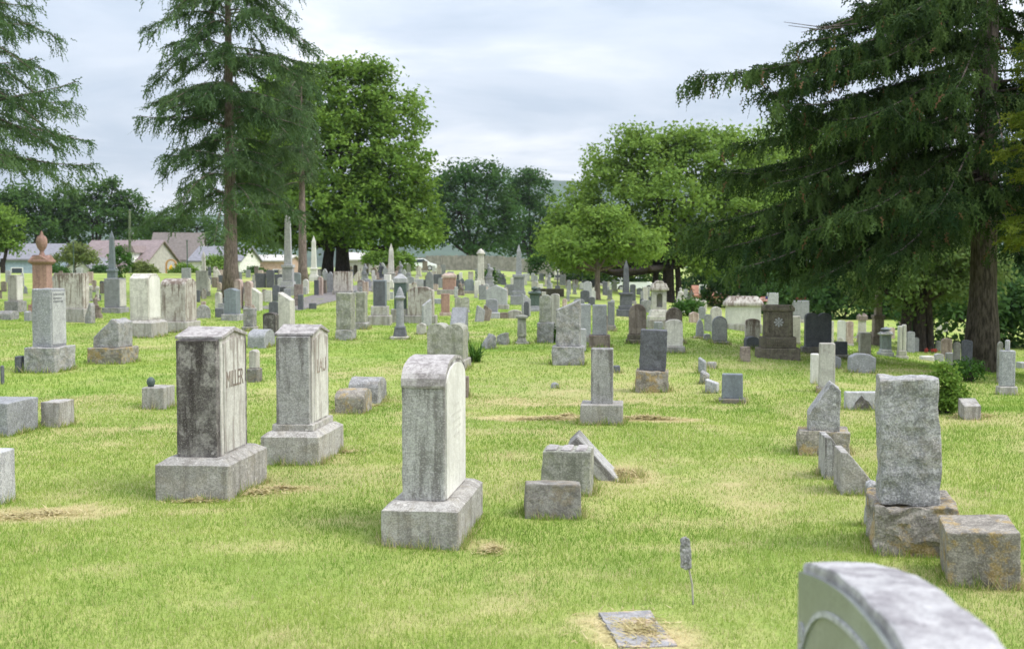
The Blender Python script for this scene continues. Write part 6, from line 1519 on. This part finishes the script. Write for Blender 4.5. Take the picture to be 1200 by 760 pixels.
L = RNG.uniform(.03, .075, n); q = RNG.uniform(0, 6.283, n); tilt = RNG.normal(size=n) * .25; w = .005 * np.clip(np.hypot(sx, sy) / 7, .8, 3)
Z = ngz(sx, sy) + sz + .008; V = np.empty((n, 3, 3), np.float32)
V[:, 0] = np.stack([sx - np.sin(q) * w, sy + np.cos(q) * w, Z], 1); V[:, 1] = np.stack([sx + np.sin(q) * w, sy - np.cos(q) * w, Z + .003], 1); V[:, 2] = np.stack([sx + np.cos(q) * L, sy + np.sin(q) * L, np.maximum(Z + L * tilt, ngz(sx, sy) + .004)], 1)
VV_.append(V.reshape(-1, 3)); DD_.append(np.repeat(RNG.uniform(.75, 1.0, n), 3)); AA_.append(np.repeat(RNG.random(n), 3))
t = NT('grass_blades')
av = t.node('ShaderNodeAttribute', attribute_name='v'); ad = t.node('ShaderNodeAttribute', attribute_name='dry')
col = t.mix(av.outputs['Fac'], (0.148, 0.280, 0.034), (0.325, 0.408, 0.092))
col = t.mix(ad.outputs['Fac'], col, t.mix(av.outputs['Fac'], (0.52, 0.42, 0.23), (0.70, 0.60, 0.38)))
t.put(t.b.inputs['Base Color'], col); t.b.inputs['Roughness'].default_value = 0.65; t.b.inputs['Specular IOR Level'].default_value = 0.08
tr = t.node('ShaderNodeBsdfTranslucent'); t.put(tr.inputs[0], col)
ms = t.node('ShaderNodeMixShader'); ms.inputs[0].default_value = 0.45
t.l.new(t.b.outputs[0], ms.inputs[1]); t.l.new(tr.outputs[0], ms.inputs[2]); t.l.new(ms.outputs[0], t.out.inputs[0])
V = np.concatenate(VV_); F = np.arange(len(V)).reshape(-1, 3)
grass = np_mesh('grass', V, F, t.m, None, {'dry': np.concatenate(DD_), 'v': np.concatenate(AA_)})
tag(grass, 'short mown lawn grass with dry straw-coloured patches', 'grass', kind='stuff')
print('TRIS grass', len(F), 'all', sum(len(m.loops) - 2 * len(m.polygons) for m in bpy.data.meshes))

# ------------------------------------------------------------------ damp summer air
t = bpy.data.materials.new('haze_air'); t.use_nodes = True
t.node_tree.nodes.clear()
o_ = t.node_tree.nodes.new('ShaderNodeOutputMaterial'); pv = t.node_tree.nodes.new('ShaderNodeVolumePrincipled')
pv.inputs['Color'].default_value = (0.80, 0.88, 1.0, 1); pv.inputs['Density'].default_value = 0.00010; pv.inputs['Anisotropy'].default_value = 0.2
t.node_tree.links.new(pv.outputs[0], o_.inputs['Volume'])
bm = bmesh.new(); add_box(bm, -6500, 6500, -600, 7500, -6.5, 260)
haze = mesh_obj('haze', bm, t); tag(haze, kind='stuff')
